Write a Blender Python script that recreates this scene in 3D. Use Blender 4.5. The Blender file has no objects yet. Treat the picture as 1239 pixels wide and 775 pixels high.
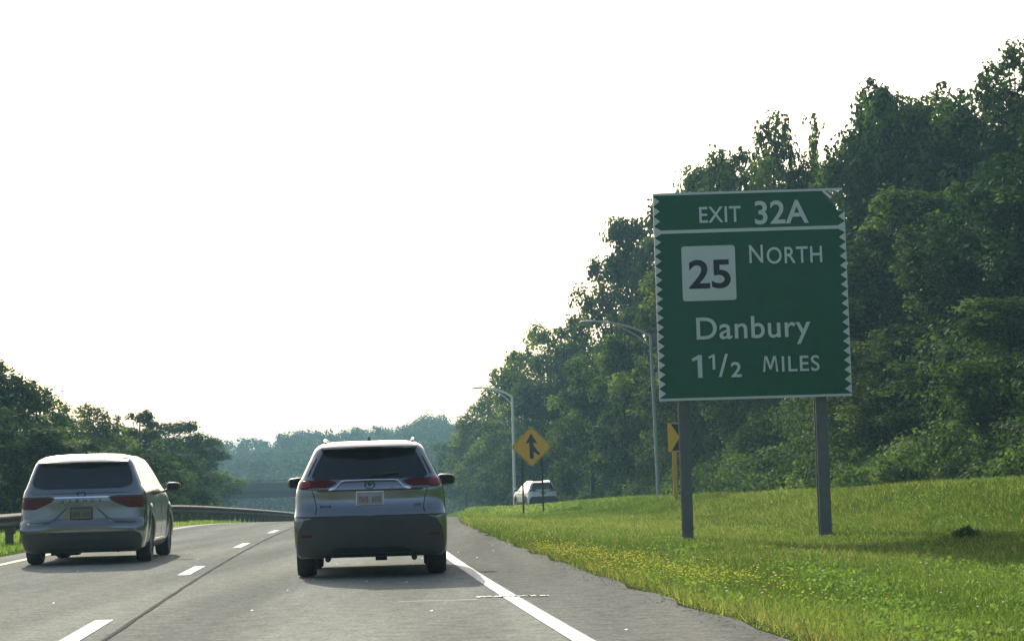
import bpy, math, random
import numpy as np
from mathutils import Vector, Matrix, Euler
R = math.radians
random.seed(7); rng = np.random.default_rng(7)
sc = bpy.context.scene
col = sc.collection

# ------------------------------------------------------------------ camera
CAM_H, PITCH, ROLL, FPX = 1.10, 0.078, 0.028, 2500.0      # focal length in pixels of a 1239 px wide frame
cam = bpy.data.objects.new('camera', bpy.data.cameras.new('camera'))
col.objects.link(cam)
cam.data.sensor_width = 36.0
cam.data.lens = 36.0 * FPX / 1239.0
cam.data.clip_start = 0.1; cam.data.clip_end = 6000
cam.location = (0, 0, CAM_H)
cam.rotation_euler = (Matrix.Rotation(math.pi/2 + PITCH, 3, 'X') @ Matrix.Rotation(-ROLL, 3, 'Z')).to_euler()
sc.camera = cam

# ------------------------------------------------------------------ light
SUN_EL, SUN_AZ = 26.5, -14.0          # degrees; azimuth measured from straight ahead, negative = left
w = bpy.data.worlds.new('World'); sc.world = w; w.use_nodes = True
nt = w.node_tree; bg = nt.nodes['Background']
sky = nt.nodes.new('ShaderNodeTexSky'); sky.sky_type = 'NISHITA'; sky.sun_disc = False
sky.sun_elevation = R(SUN_EL); sky.sun_rotation = R(SUN_AZ)
sky.air_density = 1.0; sky.dust_density = 6.0; sky.ozone_density = 1.0
nt.links.new(sky.outputs[0], bg.inputs[0]); bg.inputs[1].default_value = 0.13
sun = bpy.data.objects.new('sun', bpy.data.lights.new('sun', 'SUN')); col.objects.link(sun)
sun.data.energy = 4.5; sun.data.angle = R(0.5); sun.data.color = (1.0, 0.95, 0.86)
d = Vector((math.sin(R(SUN_AZ))*math.cos(R(SUN_EL)), math.cos(R(SUN_AZ))*math.cos(R(SUN_EL)), math.sin(R(SUN_EL))))
sun.rotation_euler = d.to_track_quat('Z', 'Y').to_euler()
sc.view_settings.view_transform = 'Standard'; sc.view_settings.look = 'None'
sc.view_settings.exposure = 0.58; sc.view_settings.gamma = 1.0
sc.cycles.max_bounces = 6; sc.cycles.transparent_max_bounces = 6; sc.cycles.volume_bounces = 0

# ------------------------------------------------------------------ layout maths
def interp(x, tab):
    return float(np.interp(x, [t[0] for t in tab], [t[1] for t in tab]))
def pt(px, py, Y):
    """world point at distance Y along the road that is seen at a place of the photograph"""
    u, v = px - 619.5, 387.5 - py
    c, s = math.cos(-ROLL), math.sin(-ROLL)
    u, v = u*c - v*s, u*s + v*c
    fw = FPX*math.cos(PITCH) - v*math.sin(PITCH); up = FPX*math.sin(PITCH) + v*math.cos(PITCH)
    return Vector((u*Y/fw, Y, CAM_H + up*Y/fw))
ET = []
def _edge():
    x = 1.84; s = -0.104; y = 0.0
    while y <= 900:
        ET.append((y, x))
        s = -0.104 + 0.0008*min(y, 200)
        if y > 55: s += 0.002*(y-55)
        if y > 78: s = 0.004 - (y-78)*0.0012
        s = max(s, -0.104)
        if y > 130: s = max(s, -0.06)
        x += s; y += 1.0
_edge()
EX = np.array([e[1] for e in ET])
def edge(Y):                           # x of the right edge line of the carriageway
    return np.interp(Y, np.arange(len(EX)), EX)
def zroad(Y):
    Y = np.asarray(Y, float)
    a = np.where(Y > 60, -0.0004*(np.minimum(Y, 85)-60)**2, 0.0)
    return a - 0.02*np.clip(Y-85, 0, 260)
SH = 1.35                              # right shoulder
LL = -7.15                             # left edge line
GL = LL - 0.75                         # left pavement edge
def ramp_left(Y): return np.interp(Y, [0, 40, 65, 90, 129, 160], [13.0, 10.5, 7.4, 4.4, 1.1, 0.8])
def ramp_z(Y): return np.interp(Y, [0, 25, 40, 65, 90, 129, 170, 345], [1.0, 0.95, 0.80, 0.40, 0.02, -0.62, -1.15, -5.0])
RW = 5.2
def terrain(X, Y):
    X = np.asarray(X, float); Y = np.asarray(Y, float)
    e = edge(Y); zr = zroad(Y)
    xr = X - (e + SH)
    rl = ramp_left(Y); rz = ramp_z(Y)
    t = np.clip(xr/rl, 0, 1)
    lump = 0.05*np.sin(X*0.9+Y*0.31)*np.sin(Y*0.23+1.0)*np.clip(xr, 0, 1)
    z = zr + (rz-zr)*t**4 + 0.10*np.exp(-((t-0.93)/0.10)**2)*(xr > 0) + .5*lump*(t < 1) - 0.16*np.sin(np.pi*np.clip(t, 0, 1))*(t < 1)
    s = xr - (rl + RW + 2.0)
    hill = np.where(s > 0, 0.5*np.minimum(s, 26)*np.clip(s/3, 0, 1) + 0.12*np.clip(s-26, 0, 120), 0)
    z = z + hill*np.clip((400-Y)/150, 0, 1)
    xl = (e + GL) - X
    z = np.where(xl > 0, zr - 0.02*np.minimum(xl, 4) + 0.10*np.clip(xl-6, 0, 30)+0.04*np.sin(X*0.7+Y*0.2)*np.clip(xl, 0, 1), z)
    z = np.where((xl <= 0) & (xr <= 0), zr - 0.06, z)
    far = np.clip((Y-360)/200, 0, 1)
    z = z*(1-far*0.5) + far*1.0
    return z

# ------------------------------------------------------------------ materials
def N(nt, t, **kw):
    n = nt.nodes.new(t)
    for k, v in kw.items():
        if k in n.inputs: n.inputs[k].default_value = v
        else: setattr(n, k, v)
    return n
def mat(name, color=(.5, .5, .5), rough=.6, metal=0.0, coat=0.0, var=0.08, scale=8.0, bump=0.0, bscale=60.0, spec=0.5, emit=None):
    m = bpy.data.materials.new(name); m.use_nodes = True
    nt = m.node_tree; b = nt.nodes['Principled BSDF']
    tc = N(nt, 'ShaderNodeTexCoord'); no = N(nt, 'ShaderNodeTexNoise'); no.inputs['Scale'].default_value = scale; no.inputs['Detail'].default_value = 5
    nt.links.new(tc.outputs['Object'], no.inputs['Vector'])
    mx = N(nt, 'ShaderNodeMix', data_type='RGBA')
    c = Vector(color)
    mx.inputs[6].default_value = (*(c*(1-var)), 1); mx.inputs[7].default_value = (*[min(1, x) for x in c*(1+var)], 1)
    nt.links.new(no.outputs['Fac'], mx.inputs[0]); nt.links.new(mx.outputs[2], b.inputs['Base Color'])
    b.inputs['Roughness'].default_value = rough; b.inputs['Metallic'].default_value = metal
    b.inputs['Coat Weight'].default_value = coat; b.inputs['Coat Roughness'].default_value = 0.13
    b.inputs['Specular IOR Level'].default_value = spec
    if emit: b.inputs['Emission Color'].default_value = (*emit[:3], 1); b.inputs['Emission Strength'].default_value = emit[3]
    if bump:
        n2 = N(nt, 'ShaderNodeTexNoise'); n2.inputs['Scale'].default_value = bscale
        bp = N(nt, 'ShaderNodeBump'); bp.inputs['Strength'].default_value = bump; bp.inputs['Distance'].default_value = 0.02
        nt.links.new(tc.outputs['Object'], n2.inputs['Vector']); nt.links.new(n2.outputs['Fac'], bp.inputs['Height']); nt.links.new(bp.outputs[0], b.inputs['Normal'])
    return m

def ramp(nt, src, stops):
    r = nt.nodes.new('ShaderNodeValToRGB'); e = r.color_ramp.elements
    e[0].position = stops[0][0]; e[0].color = (*stops[0][1], 1); e[1].position = stops[-1][0]; e[1].color = (*stops[-1][1], 1)
    for p, c in stops[1:-1]:
        q = e.new(p); q.color = (*c, 1)
    nt.links.new(src, r.inputs[0]); return r

def asphalt(name, c0, c1, c2):
    m = bpy.data.materials.new(name); m.use_nodes = True; nt = m.node_tree; b = nt.nodes['Principled BSDF']
    tc = N(nt, 'ShaderNodeTexCoord')
    f = N(nt, 'ShaderNodeTexNoise'); f.inputs['Scale'].default_value = 28; f.inputs['Detail'].default_value = 8; f.inputs['Roughness'].default_value = .75
    g = N(nt, 'ShaderNodeTexNoise'); g.inputs['Scale'].default_value = 0.5; g.inputs['Detail'].default_value = 6
    mp = N(nt, 'ShaderNodeMapping'); mp.inputs['Scale'].default_value = (1.8, 0.10, 1)
    nt.links.new(tc.outputs['Object'], f.inputs['Vector']); nt.links.new(tc.outputs['Object'], mp.inputs[0]); nt.links.new(mp.outputs[0], g.inputs['Vector'])
    a = ramp(nt, f.outputs['Fac'], [(.30, c0), (.5, c1), (.68, c2)])
    l = ramp(nt, g.outputs['Fac'], [(.3, (.70, .71, .72)), (.7, (1.2, 1.19, 1.16))])
    h_ = N(nt, 'ShaderNodeTexNoise'); h_.inputs['Scale'].default_value = 5; h_.inputs['Detail'].default_value = 6; h_.inputs['Roughness'].default_value = .8; nt.links.new(tc.outputs['Object'], h_.inputs['Vector'])
    l2 = ramp(nt, h_.outputs['Fac'], [(.35, (.74, .74, .74)), (.65, (1.2, 1.2, 1.2))])
    my = N(nt, 'ShaderNodeMix', data_type='RGBA', blend_type='MULTIPLY'); my.inputs[0].default_value = 1; nt.links.new(l.outputs[0], my.inputs[6]); nt.links.new(l2.outputs[0], my.inputs[7])
    at = N(nt, 'ShaderNodeAttribute'); at.attribute_name = 'across'; m1 = N(nt, 'ShaderNodeMath', operation='MULTIPLY_ADD'); m1.inputs[1].default_value = 2*math.pi/1.85; m1.inputs[2].default_value = 3.4; m2 = N(nt, 'ShaderNodeMath', operation='COSINE'); nt.links.new(at.outputs['Fac'], m1.inputs[0]); nt.links.new(m1.outputs[0], m2.inputs[0])
    m3 = N(nt, 'ShaderNodeMapRange'); m3.inputs[1].default_value = -1; m3.inputs[3].default_value = 1.05; m3.inputs[4].default_value = .90; nt.links.new(m2.outputs[0], m3.inputs[0])
    mz = N(nt, 'ShaderNodeVectorMath', operation='SCALE'); nt.links.new(my.outputs[2], mz.inputs[0]); nt.links.new(m3.outputs[0], mz.inputs['Scale'])
    mx = N(nt, 'ShaderNodeMix', data_type='RGBA', blend_type='MULTIPLY'); mx.inputs[0].default_value = 1
    nt.links.new(a.outputs[0], mx.inputs[6]); nt.links.new(mz.outputs[0], mx.inputs[7]); nt.links.new(mx.outputs[2], b.inputs['Base Color'])
    b.inputs['Roughness'].default_value = .8; b.inputs['Specular IOR Level'].default_value = 0.0
    bp = N(nt, 'ShaderNodeBump'); bp.inputs['Strength'].default_value = .35; bp.inputs['Distance'].default_value = .004
    f2 = N(nt, 'ShaderNodeTexNoise'); f2.inputs['Scale'].default_value = 70; f2.inputs['Detail'].default_value = 3
    nt.links.new(tc.outputs['Object'], f2.inputs['Vector']); nt.links.new(f2.outputs['Fac'], bp.inputs['Height']); nt.links.new(bp.outputs[0], b.inputs['Normal'])
    return m

def leafmat(name, dark, mid, light, trans=.35, gloss=.02, hue=.03):
    m = bpy.data.materials.new(name); m.use_nodes = True; nt = m.node_tree
    for n in list(nt.nodes):
        if n.type == 'BSDF_PRINCIPLED': nt.nodes.remove(n)
    out = [n for n in nt.nodes if n.type == 'OUTPUT_MATERIAL'][0]
    at = N(nt, 'ShaderNodeAttribute'); at.attribute_name = 'tone'
    r = ramp(nt, at.outputs['Fac'], [(0, dark), (.5, mid), (1, light)])
    oi = N(nt, 'ShaderNodeObjectInfo')
    hs = N(nt, 'ShaderNodeHueSaturation')
    ma = N(nt, 'ShaderNodeMapRange'); ma.inputs[3].default_value = .5-hue; ma.inputs[4].default_value = .5+hue*.6
    mv = N(nt, 'ShaderNodeMapRange'); mv.inputs[3].default_value = 1.35; mv.inputs[4].default_value = .7
    nt.links.new(oi.outputs['Random'], ma.inputs[0]); nt.links.new(oi.outputs['Random'], mv.inputs[0])
    nt.links.new(ma.outputs[0], hs.inputs['Hue']); nt.links.new(mv.outputs[0], hs.inputs['Value']); nt.links.new(r.outputs[0], hs.inputs['Color'])
    df = N(nt, 'ShaderNodeBsdfDiffuse'); tr = N(nt, 'ShaderNodeBsdfTranslucent'); gl = N(nt, 'ShaderNodeBsdfGlossy'); gl.inputs['Roughness'].default_value = .6
    m1 = N(nt, 'ShaderNodeMixShader'); m1.inputs[0].default_value = trans; m2 = N(nt, 'ShaderNodeMixShader'); m2.inputs[0].default_value = gloss
    ty = N(nt, 'ShaderNodeMix', data_type='RGBA', blend_type='MULTIPLY'); ty.inputs[0].default_value = 1; ty.inputs[7].default_value = (1.25, 1.35, .6, 1)
    nt.links.new(hs.outputs[0], df.inputs[0]); nt.links.new(hs.outputs[0], ty.inputs[6]); nt.links.new(ty.outputs[2], tr.inputs[0])
    nt.links.new(df.outputs[0], m1.inputs[1]); nt.links.new(tr.outputs[0], m1.inputs[2])
    nt.links.new(m1.outputs[0], m2.inputs[1]); nt.links.new(gl.outputs[0], m2.inputs[2]); nt.links.new(m2.outputs[0], out.inputs[0])
    return m

def groundmat():
    m = bpy.data.materials.new('verge_soil_and_turf'); m.use_nodes = True; nt = m.node_tree; b = nt.nodes['Principled BSDF']
    tc = N(nt, 'ShaderNodeTexCoord')
    a = N(nt, 'ShaderNodeTexNoise'); a.inputs['Scale'].default_value = .35; a.inputs['Detail'].default_value = 6
    f = N(nt, 'ShaderNodeTexNoise'); f.inputs['Scale'].default_value = 9; f.inputs['Detail'].default_value = 6; f.inputs['Roughness'].default_value = .7
    nt.links.new(tc.outputs['Object'], a.inputs[0]); nt.links.new(tc.outputs['Object'], f.inputs[0])
    r1 = ramp(nt, f.outputs['Fac'], [(.3, (.028, .05, .012)), (.5, (.06, .105, .02)), (.7, (.115, .15, .035))])
    r2 = ramp(nt, a.outputs['Fac'], [(.35, (.8, .95, .9)), (.65, (1.2, 1.05, .9))])
    mx = N(nt, 'ShaderNodeMix', data_type='RGBA', blend_type='MULTIPLY'); mx.inputs[0].default_value = 1
    nt.links.new(r1.outputs[0], mx.inputs[6]); nt.links.new(r2.outputs[0], mx.inputs[7]); nt.links.new(mx.outputs[2], b.inputs['Base Color'])
    b.inputs['Roughness'].default_value = 1; b.inputs['Specular IOR Level'].default_value = 0.0
    return m

M = {}
M['ground'] = groundmat()
M['asphalt'] = asphalt('worn_asphalt', (.145, .151, .136), (.245, .254, .226), (.40, .41, .365))
M['shoulder'] = asphalt('shoulder_asphalt', (.115, .118, .107), (.19, .194, .174), (.31, .314, .28))
M['gravel'] = asphalt('verge_grit', (.03, .027, .022), (.06, .052, .04), (.12, .105, .08))
M['tar'] = mat('joint_sealant', (.025, .025, .026), .95, var=.2, spec=.02)
M['white_paint'] = mat('road_paint', (.60, .60, .58), .8, var=.15, scale=14, spec=.1)
M['yellow_paint'] = mat('yellow_road_paint', (.56, .47, .26), .8, var=.12, scale=14, spec=.1)
M['scuff'] = mat('white_scuff', (.72, .72, .70), .7, var=.1)
M['leaf'] = leafmat('broad_leaves', (.018, .040, .012), (.046, .090, .022), (.13, .20, .045))
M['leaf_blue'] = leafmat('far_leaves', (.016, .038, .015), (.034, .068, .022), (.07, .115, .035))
M['vine'] = leafmat('vine_leaves', (.026, .055, .014), (.070, .120, .030), (.16, .225, .06), trans=.4)
M['grass'] = leafmat('grass_blades', (.050, .082, .024), (.112, .178, .048), (.30, .34, .14), trans=.45, gloss=.02, hue=0)
M['petal_white'] = mat('white_petals', (.75, .76, .70), .9, spec=0)
M['petal_yellow'] = mat('yellow_petals', (.80, .66, .08), .9, spec=0)
M['bark'] = mat('bark', (.07, .055, .042), .9, var=.3, scale=5, bump=.5, bscale=14)
M['galv'] = mat('galvanised_steel', (.42, .43, .42), .5, metal=.55, var=.12, scale=6)
M['galv_dull'] = mat('weathered_steel_rail', (.062, .060, .056), .8, metal=.0, spec=.15, var=.2, scale=4)
M['post_steel'] = mat('dark_weathered_post', (.155, .16, .15), .8, metal=.1, var=.25, scale=5)
M['timber'] = mat('guardrail_timber', (.10, .085, .065), .85, var=.25, scale=9)
M['green'] = mat('reflective_green', (.004, .090, .042), .45, var=.22, scale=3)
M['legend'] = mat('reflective_silver', (.60, .66, .62), .45, var=.05, scale=20)
M['black'] = mat('black_sheeting', (.012, .012, .013), .4)
M['warning'] = mat('warning_yellow', (.80, .42, .012), .42, var=.06, scale=3)
M['warning_post'] = mat('yellow_post_paint', (.62, .36, .02), .55)
M['green_post'] = mat('green_channel_post', (.02, .035, .028), .6)
M['silver'] = mat('silver_paint', (.245, .26, .275), .19, metal=.8, coat=.8, var=.02, scale=2)
M['silver_van'] = mat('silver_van_paint', (.225, .24, .25), .19, metal=.8, coat=.8, var=.02, scale=2)
M['white_car'] = mat('white_car_paint', (.78, .79, .80), .3, coat=.8, var=.01)
M['chrome'] = mat('bright_trim', (.75, .76, .77), .18, metal=1.0, var=.01)
M['glass'] = mat('dark_car_glass', (.012, .014, .016), .06, var=.1, coat=.3, spec=.6)
M['plastic'] = mat('black_plastic', (.042, .042, .041), .55, var=.15, scale=20)
M['under'] = mat('underbody', (.015, .015, .015), .8)
M['tyre'] = mat('tyre_rubber', (.022, .022, .023), .8, var=.15, scale=15)
M['rim'] = mat('alloy_rim', (.32, .33, .34), .3, metal=.9)
M['lamp_red'] = mat('red_lamp_lens', (.085, .008, .009), .4, coat=.1, spec=.25, var=.15, scale=10)
M['lamp_bright'] = mat('bright_red_lens', (.26, .012, .014), .4, coat=.2)
M['lamp_clear'] = mat('clear_lamp_lens', (.16, .13, .13), .3, coat=.3)
M['plate'] = mat('plate_white', (.30, .32, .32), .5)
M['plate_ink'] = mat('plate_red_ink', (.17, .06, .07), .5)
M['plate_dark'] = mat('plate_tan', (.16, .15, .09), .5)
M['plate_ink2'] = mat('plate_dark_ink', (.04, .04, .05), .5)
M['concrete'] = mat('old_concrete', (.085, .08, .075), .9, var=.2, scale=.6)
M['girder'] = mat('bridge_girder_paint', (.025, .03, .033), .7, var=.2, scale=.5)
M['lamp_pole_dull'] = mat('dull_aluminium_pole', (.36, .37, .36), .7, metal=.1, var=.1)
M['lamp_pole'] = mat('pale_aluminium_pole', (.78, .80, .79), .6, metal=.1, var=.08)
M['lamp_head'] = mat('lamp_head_metal', (.38, .39, .39), .5, metal=.4)

# ------------------------------------------------------------------ object helpers
def empty(name, loc, rz=0.0):
    o = bpy.data.objects.new(name, None); o.empty_display_size = .3
    o.location = loc; o.rotation_euler = (0, 0, rz); col.objects.link(o); return o
def tag(o, label=None, cat=None, group=None, kind=None):
    if label: o['label'] = label
    if cat: o['category'] = cat
    if group: o['group'] = group
    if kind: o['kind'] = kind
    return o
def smooth(me, ang=35):
    me.polygons.foreach_set('use_smooth', [True]*len(me.polygons))
    me.update()
    import bmesh
    bm = bmesh.new(); bm.from_mesh(me); a = R(ang)
    for e in bm.edges:
        e.smooth = not (len(e.link_faces) == 2 and e.calc_face_angle(0) > a)
    bm.to_mesh(me); bm.free()
def mesh(name, v, f, m, parent=None, sm=None):
    me = bpy.data.meshes.new(name); me.from_pydata([tuple(p) for p in v], [], [tuple(q) for q in f]); me.update()
    if m: me.materials.append(m)
    if sm: smooth(me, sm)
    o = bpy.data.objects.new(name, me); col.objects.link(o)
    if parent: o.parent = parent
    return o
def fastmesh(name, V, k, m, tone=None, parent=None, link=True):
    """V: (n*k,3) vertices, k per face; tone per face"""
    V = np.ascontiguousarray(V, dtype=np.float32).reshape(-1, 3); nf = len(V)//k
    me = bpy.data.meshes.new(name); me.vertices.add(len(V)); me.vertices.foreach_set('co', V.ravel())
    me.loops.add(nf*k); me.loops.foreach_set('vertex_index', np.arange(nf*k, dtype=np.int32))
    me.polygons.add(nf); me.polygons.foreach_set('loop_start', np.arange(0, nf*k, k, dtype=np.int32))
    if tone is not None:
        a = me.attributes.new('tone', 'FLOAT', 'FACE'); a.data.foreach_set('value', np.clip(tone, 0, 1).astype(np.float32))
    me.materials.append(m); me.update(calc_edges=True)
    if not link: return me
    o = bpy.data.objects.new(name, me); col.objects.link(o)
    if parent: o.parent = parent
    return o
class MB:
    def __init__(s): s.v = []; s.f = []
    def add(s, v, f):
        n = len(s.v); s.v += [tuple(p) for p in v]; s.f += [tuple(i+n for i in q) for q in f]; return s
    def box(s, c, d, rot=None, bev=0.0):
        x, y, z = d[0]/2, d[1]/2, d[2]/2
        P = [Vector((sx*x, sy*y, sz*z)) for sz in (-1, 1) for sx, sy in ((-1, -1), (1, -1), (1, 1), (-1, 1))]
        if rot is not None: P = [rot @ p for p in P]
        P = [p+Vector(c) for p in P]
        return s.add(P, [(3, 2, 1, 0), (4, 5, 6, 7), (0, 1, 5, 4), (1, 2, 6, 5), (2, 3, 7, 6), (3, 0, 4, 7)])
    def tube(s, pts, rad, n=10, cap=True):
        pts = [Vector(p) for p in pts]; rr = rad if isinstance(rad, (list, tuple)) else [rad]*len(pts)
        b = len(s.v); up = Vector((0.01, .02, 1)); rings = []
        for i, p in enumerate(pts):
            t = (pts[min(i+1, len(pts)-1)]-pts[max(i-1, 0)]).normalized()
            a = t.cross(up if abs(t.dot(up.normalized())) < .95 else Vector((1, 0, 0))).normalized(); c = t.cross(a)
            for k in range(n):
                th = 2*math.pi*k/n; s.v.append(tuple(p + (a*math.cos(th)+c*math.sin(th))*rr[i]))
        for i in range(len(pts)-1):
            for k in range(n):
                q = b+i*n; s.f.append((q+k, q+(k+1) % n, q+n+(k+1) % n, q+n+k))
        if cap:
            s.f.append(tuple(b+k for k in range(n))[::-1]); s.f.append(tuple(b+(len(pts)-1)*n+k for k in range(n)))
        return s
    def prism(s, poly, y0, y1):
        """poly in (x,z), counter-clockwise seen from -y; extruded from y0 (front) to y1"""
        n = len(poly)
        s.add([(x, y0, z) for x, z in poly]+[(x, y1, z) for x, z in poly],
              [tuple(range(n)), tuple(range(2*n-1, n-1, -1))]+[(i, i+n, (i+1) % n+n, (i+1) % n) for i in range(n)])
        return s
    def lathe(s, prof, n=32, c=(0, 0, 0)):
        """prof (axial x, radius) about the x axis, closed loop"""
        b = len(s.v); m = len(prof)
        for k in range(n):
            th = 2*math.pi*k/n
            for a, r in prof: s.v.append((c[0]+a, c[1]+r*math.cos(th), c[2]+r*math.sin(th)))
        for k in range(n):
            for j in range(m):
                s.f.append((b+k*m+j, b+((k+1) % n)*m+j, b+((k+1) % n)*m+(j+1) % m, b+k*m+(j+1) % m))
        return s
    def build(s, name, m, parent=None, sm=None): return mesh(name, s.v, s.f, m, parent, sm)

# ------------------------------------------------------------------ ground sheets
E_ = lambda y: float(edge(max(0, y)))
def sheet(name, Ys, xs_fn, dz, m, kind='structure', zfn=None):
    V = []; F = []
    for i, y in enumerate(Ys):
        xs = xs_fn(y)
        for x in xs: V.append((x, y, (float(zfn(x, y)) if zfn else float(zroad(y)))+dz))
    k = len(xs_fn(Ys[0]))
    for i in range(len(Ys)-1):
        for j in range(k-1): F.append((i*k+j, i*k+j+1, (i+1)*k+j+1, (i+1)*k+j))
    o = mesh(name, V, F, m, sm=60)
    a = o.data.attributes.new('across', 'FLOAT', 'POINT'); a.data.foreach_set('value', np.array([v[0]-E_(v[1]) for v in V], dtype=np.float32))
    if kind: o['kind'] = kind
    return o
Yg = np.concatenate([np.arange(-40, 10, 5), np.arange(10, 150, 1.0), np.arange(150, 420, 6), np.array([430, 460, 500, 560, 640, 760, 900, 1300, 2500, 5000])])
xr_ = np.concatenate([np.array([-4000, -1500, -600, -300, -160, -100, -70, -50, -40, -32, -26, -22, -18, -15, -13, -11.5, -10.5, -9.6, -8.8, -8.3, -7.95, -7.85, -7, -3, 0, 1.30, 1.4]),
                      np.arange(1.9, 34, .7), np.array([36, 40, 45, 50, 60, 75, 100, 160, 300, 600, 1500, 4000])])
V = []; F = []
for y in Yg:
    e = float(edge(max(0, min(y, 899))))
    for x in xr_: V.append((x+e, y, float(terrain(x+e, y))))
k = len(xr_)
for i in range(len(Yg)-1):
    for j in range(k-1): F.append((i*k+j, i*k+j+1, (i+1)*k+j+1, (i+1)*k+j))
ground = mesh('ground', V, F, M['ground'], sm=80); ground['kind'] = 'structure'
Yr = np.concatenate([np.arange(-20, 160, 1.0), np.arange(160, 460, 5)])
E_ = lambda y: float(edge(max(0, y)))
sheet('road', Yr, lambda y: [E_(y)+GL, E_(y)+LL, E_(y)-3.7, E_(y)+.1], 0.0, M['asphalt'])
sheet('shoulder', Yr, lambda y: [E_(y)+.1, E_(y)+SH+.05*math.sin(y*1.7)+.04*math.sin(y*4.1)], 0.0, M['shoulder'])
sheet('verge_grit', Yr, lambda y: [E_(y)+SH-.1, E_(y)+SH+.33+.10*math.sin(y*2.3)+.07*math.sin(y*5.3+1)], 0.014, M['gravel'], zfn=lambda x, y: terrain(x+.0, y) if x > E_(y)+SH else zroad(y)-.03)
sheet('median_grit', Yr, lambda y: [E_(y)+GL-.42-.08*math.sin(y*1.9), E_(y)+GL+.1], -0.015, M['gravel'])
sheet('ramp_road', np.arange(-20, 126, 2.0), lambda y: [E_(y)+SH+float(ramp_left(y)), E_(y)+SH+float(ramp_left(y))+RW], 0.03, M['shoulder'], zfn=lambda x, y: ramp_z(y))
# paint
def strip(name, y0, y1, off, wd, dz, m, step=1.0, jitter=0):
    ys = np.linspace(y0, y1, max(2, int((y1-y0)/step)+1))
    o = sheet(name, ys, lambda y: [E_(y)+off-wd/2+jitter*math.sin(y*3.1)*.5, E_(y)+off+wd/2+jitter*math.sin(y*2.3)], dz, m)
    return o
strip('edge_line', -10, 300, 0, .15, .006, M['white_paint'])
strip('yellow_line', -10, 300, LL, .15, .006, M['yellow_paint'])
for i in range(24):
    c = 28.9+12.3*(i-3)
    strip('lane_dash', c-1.55, c+1.55, -3.7, .16, .006, M['white_paint'], .7)
strip('pavement_joint', 5, 120, -3.43, .04, .0065, M['tar'], .6, .006)
# pale transverse scrape across the edge line
q = MB(); rr = random.Random(3)
for i in range(46):
    x = -0.40+0.68*i/46+rr.uniform(-.01, .01); a = rr.uniform(.008, .022); y = 20.05+rr.uniform(-.06, .06)-.1*(x)
    if i < 14 and rr.random() < .4: continue
    q.add([(x-a, y-.04, .0105), (x+a, y-.05, .0105), (x+a*.8, y+.05, .0105), (x-a*.9, y+.04, .0105)], [(0, 1, 2, 3)])
o = q.build('scrape_mark', M['scuff']); o['kind'] = 'structure'
q = MB(); 
for i in range(30):
    x = -1.15+.75*i/30; q.add([(x, 19.72, .005), (x+.025, 19.72, .005), (x+.025, 19.735+.01*rr.random(), .005), (x, 19.735, .005)], [(0, 1, 2, 3)])
o = q.build('faint_scrape', M['scuff']); o['kind'] = 'structure'
# pebbles and scraps on the road
P = []
for i in range(70):
    y = rr.uniform(13, 60); x = E_(y)+rr.uniform(-7, 1.2); s = rr.uniform(.006, .016)
    if abs(x-E_(y)) < .1 or abs(x-E_(y)+3.7) < .1: continue
    P.append([(x-s, y, .012), (x+s*.7, y-s, .012), (x+s, y+s, .02), (x-s*.4, y+s, .014)])
o = fastmesh('road_grit', np.array(P), 4, M['scuff']); tag(o, kind='stuff', label='pale grit and scraps scattered over the asphalt lanes')

P = []; T = []
for i in range(2600):
    y = 12+60*rr.random()**1.5; x = E_(y)+SH+rr.gauss(.02, .13); s = rr.uniform(.003, .009)*(1+y/60); z = float(terrain(x, y))+.022 if x > E_(y)+SH else .006
    P.append([(x-s, y, z), (x+s*.7, y-s, z), (x+s, y+s*.8, z+s*.3), (x-s*.4, y+s, z+s*.2)])
o = fastmesh('edge_gravel', np.array(P), 4, M['gravel']); tag(o, kind='stuff', label='brown grit and gravel along the edge of the shoulder')
# ------------------------------------------------------------------ grass
def blades(name, n, ysamp, xsamp, h, wd, m, label):
    y = ysamp(n); xo = xsamp(n, y)+rng.normal(0, .07, n); e = np.interp(y, np.arange(len(EX)), EX); x = e+xo
    z = terrain(x, y)
    th = rng.uniform(0, 2*np.pi, n)*.0 + rng.normal(0, .9, n)
    cl = .5+.5*np.sin(x*1.3+y*.5)*np.sin(y*.37-x*.6)            # patches of taller growth
    cl2 = .5+.5*np.sin(x*.35+1.2)*np.sin(y*.13+.4*x)
    hh = h*(.45+.9*rng.random(n)**1.5)*(.6+.8*cl)*np.clip((xo*np.sign(xo)-0)*.5+.4, .4, 1) if True else 0
    ww = wd*(.6+.8*rng.random(n))*(.6+y/60)
    dx, dy = np.cos(th)*ww, np.sin(th)*ww
    lx, ly = rng.normal(0, .7, n)*hh, rng.normal(0, .6, n)*hh
    V = np.empty((n, 3, 3)); V[:, 0] = np.stack([x-dx, y-dy, z-.02], 1); V[:, 1] = np.stack([x+dx, y+dy, z-.02], 1)
    V[:, 2] = np.stack([x+lx, y+ly, z+hh], 1)
    cl3 = .5+.5*np.sin(x*3.1+2*np.sin(y*.9))*np.sin(y*1.3+x)
    tone = .04+.42*cl2+.20*cl+.16*cl3+rng.normal(0, .20, n)+.35*(rng.random(n) < .12)
    o = fastmesh(name, V, 3, m, tone); tag(o, kind='stuff', label=label); return o
R0 = SH+.12
def xs_right(n, y):
    wdt = np.minimum(ramp_left(y)+.5, .27*y+3.5)
    return R0 + (rng.random(n)**1.0)*wdt
def ys_pow(a, b, p): return lambda n: a+(b-a)*rng.random(n)**p
blades('verge_grass', 200000, ys_pow(12, 36, 1.0), xs_right, .085, .0065, M['grass'], 'green grass with weeds on the verge in the right foreground')
blades('verge_grass', 170000, ys_pow(34, 75, 1.2), xs_right, .11, .008, M['grass'], 'green grass rising around and beyond the big exit sign')
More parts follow.
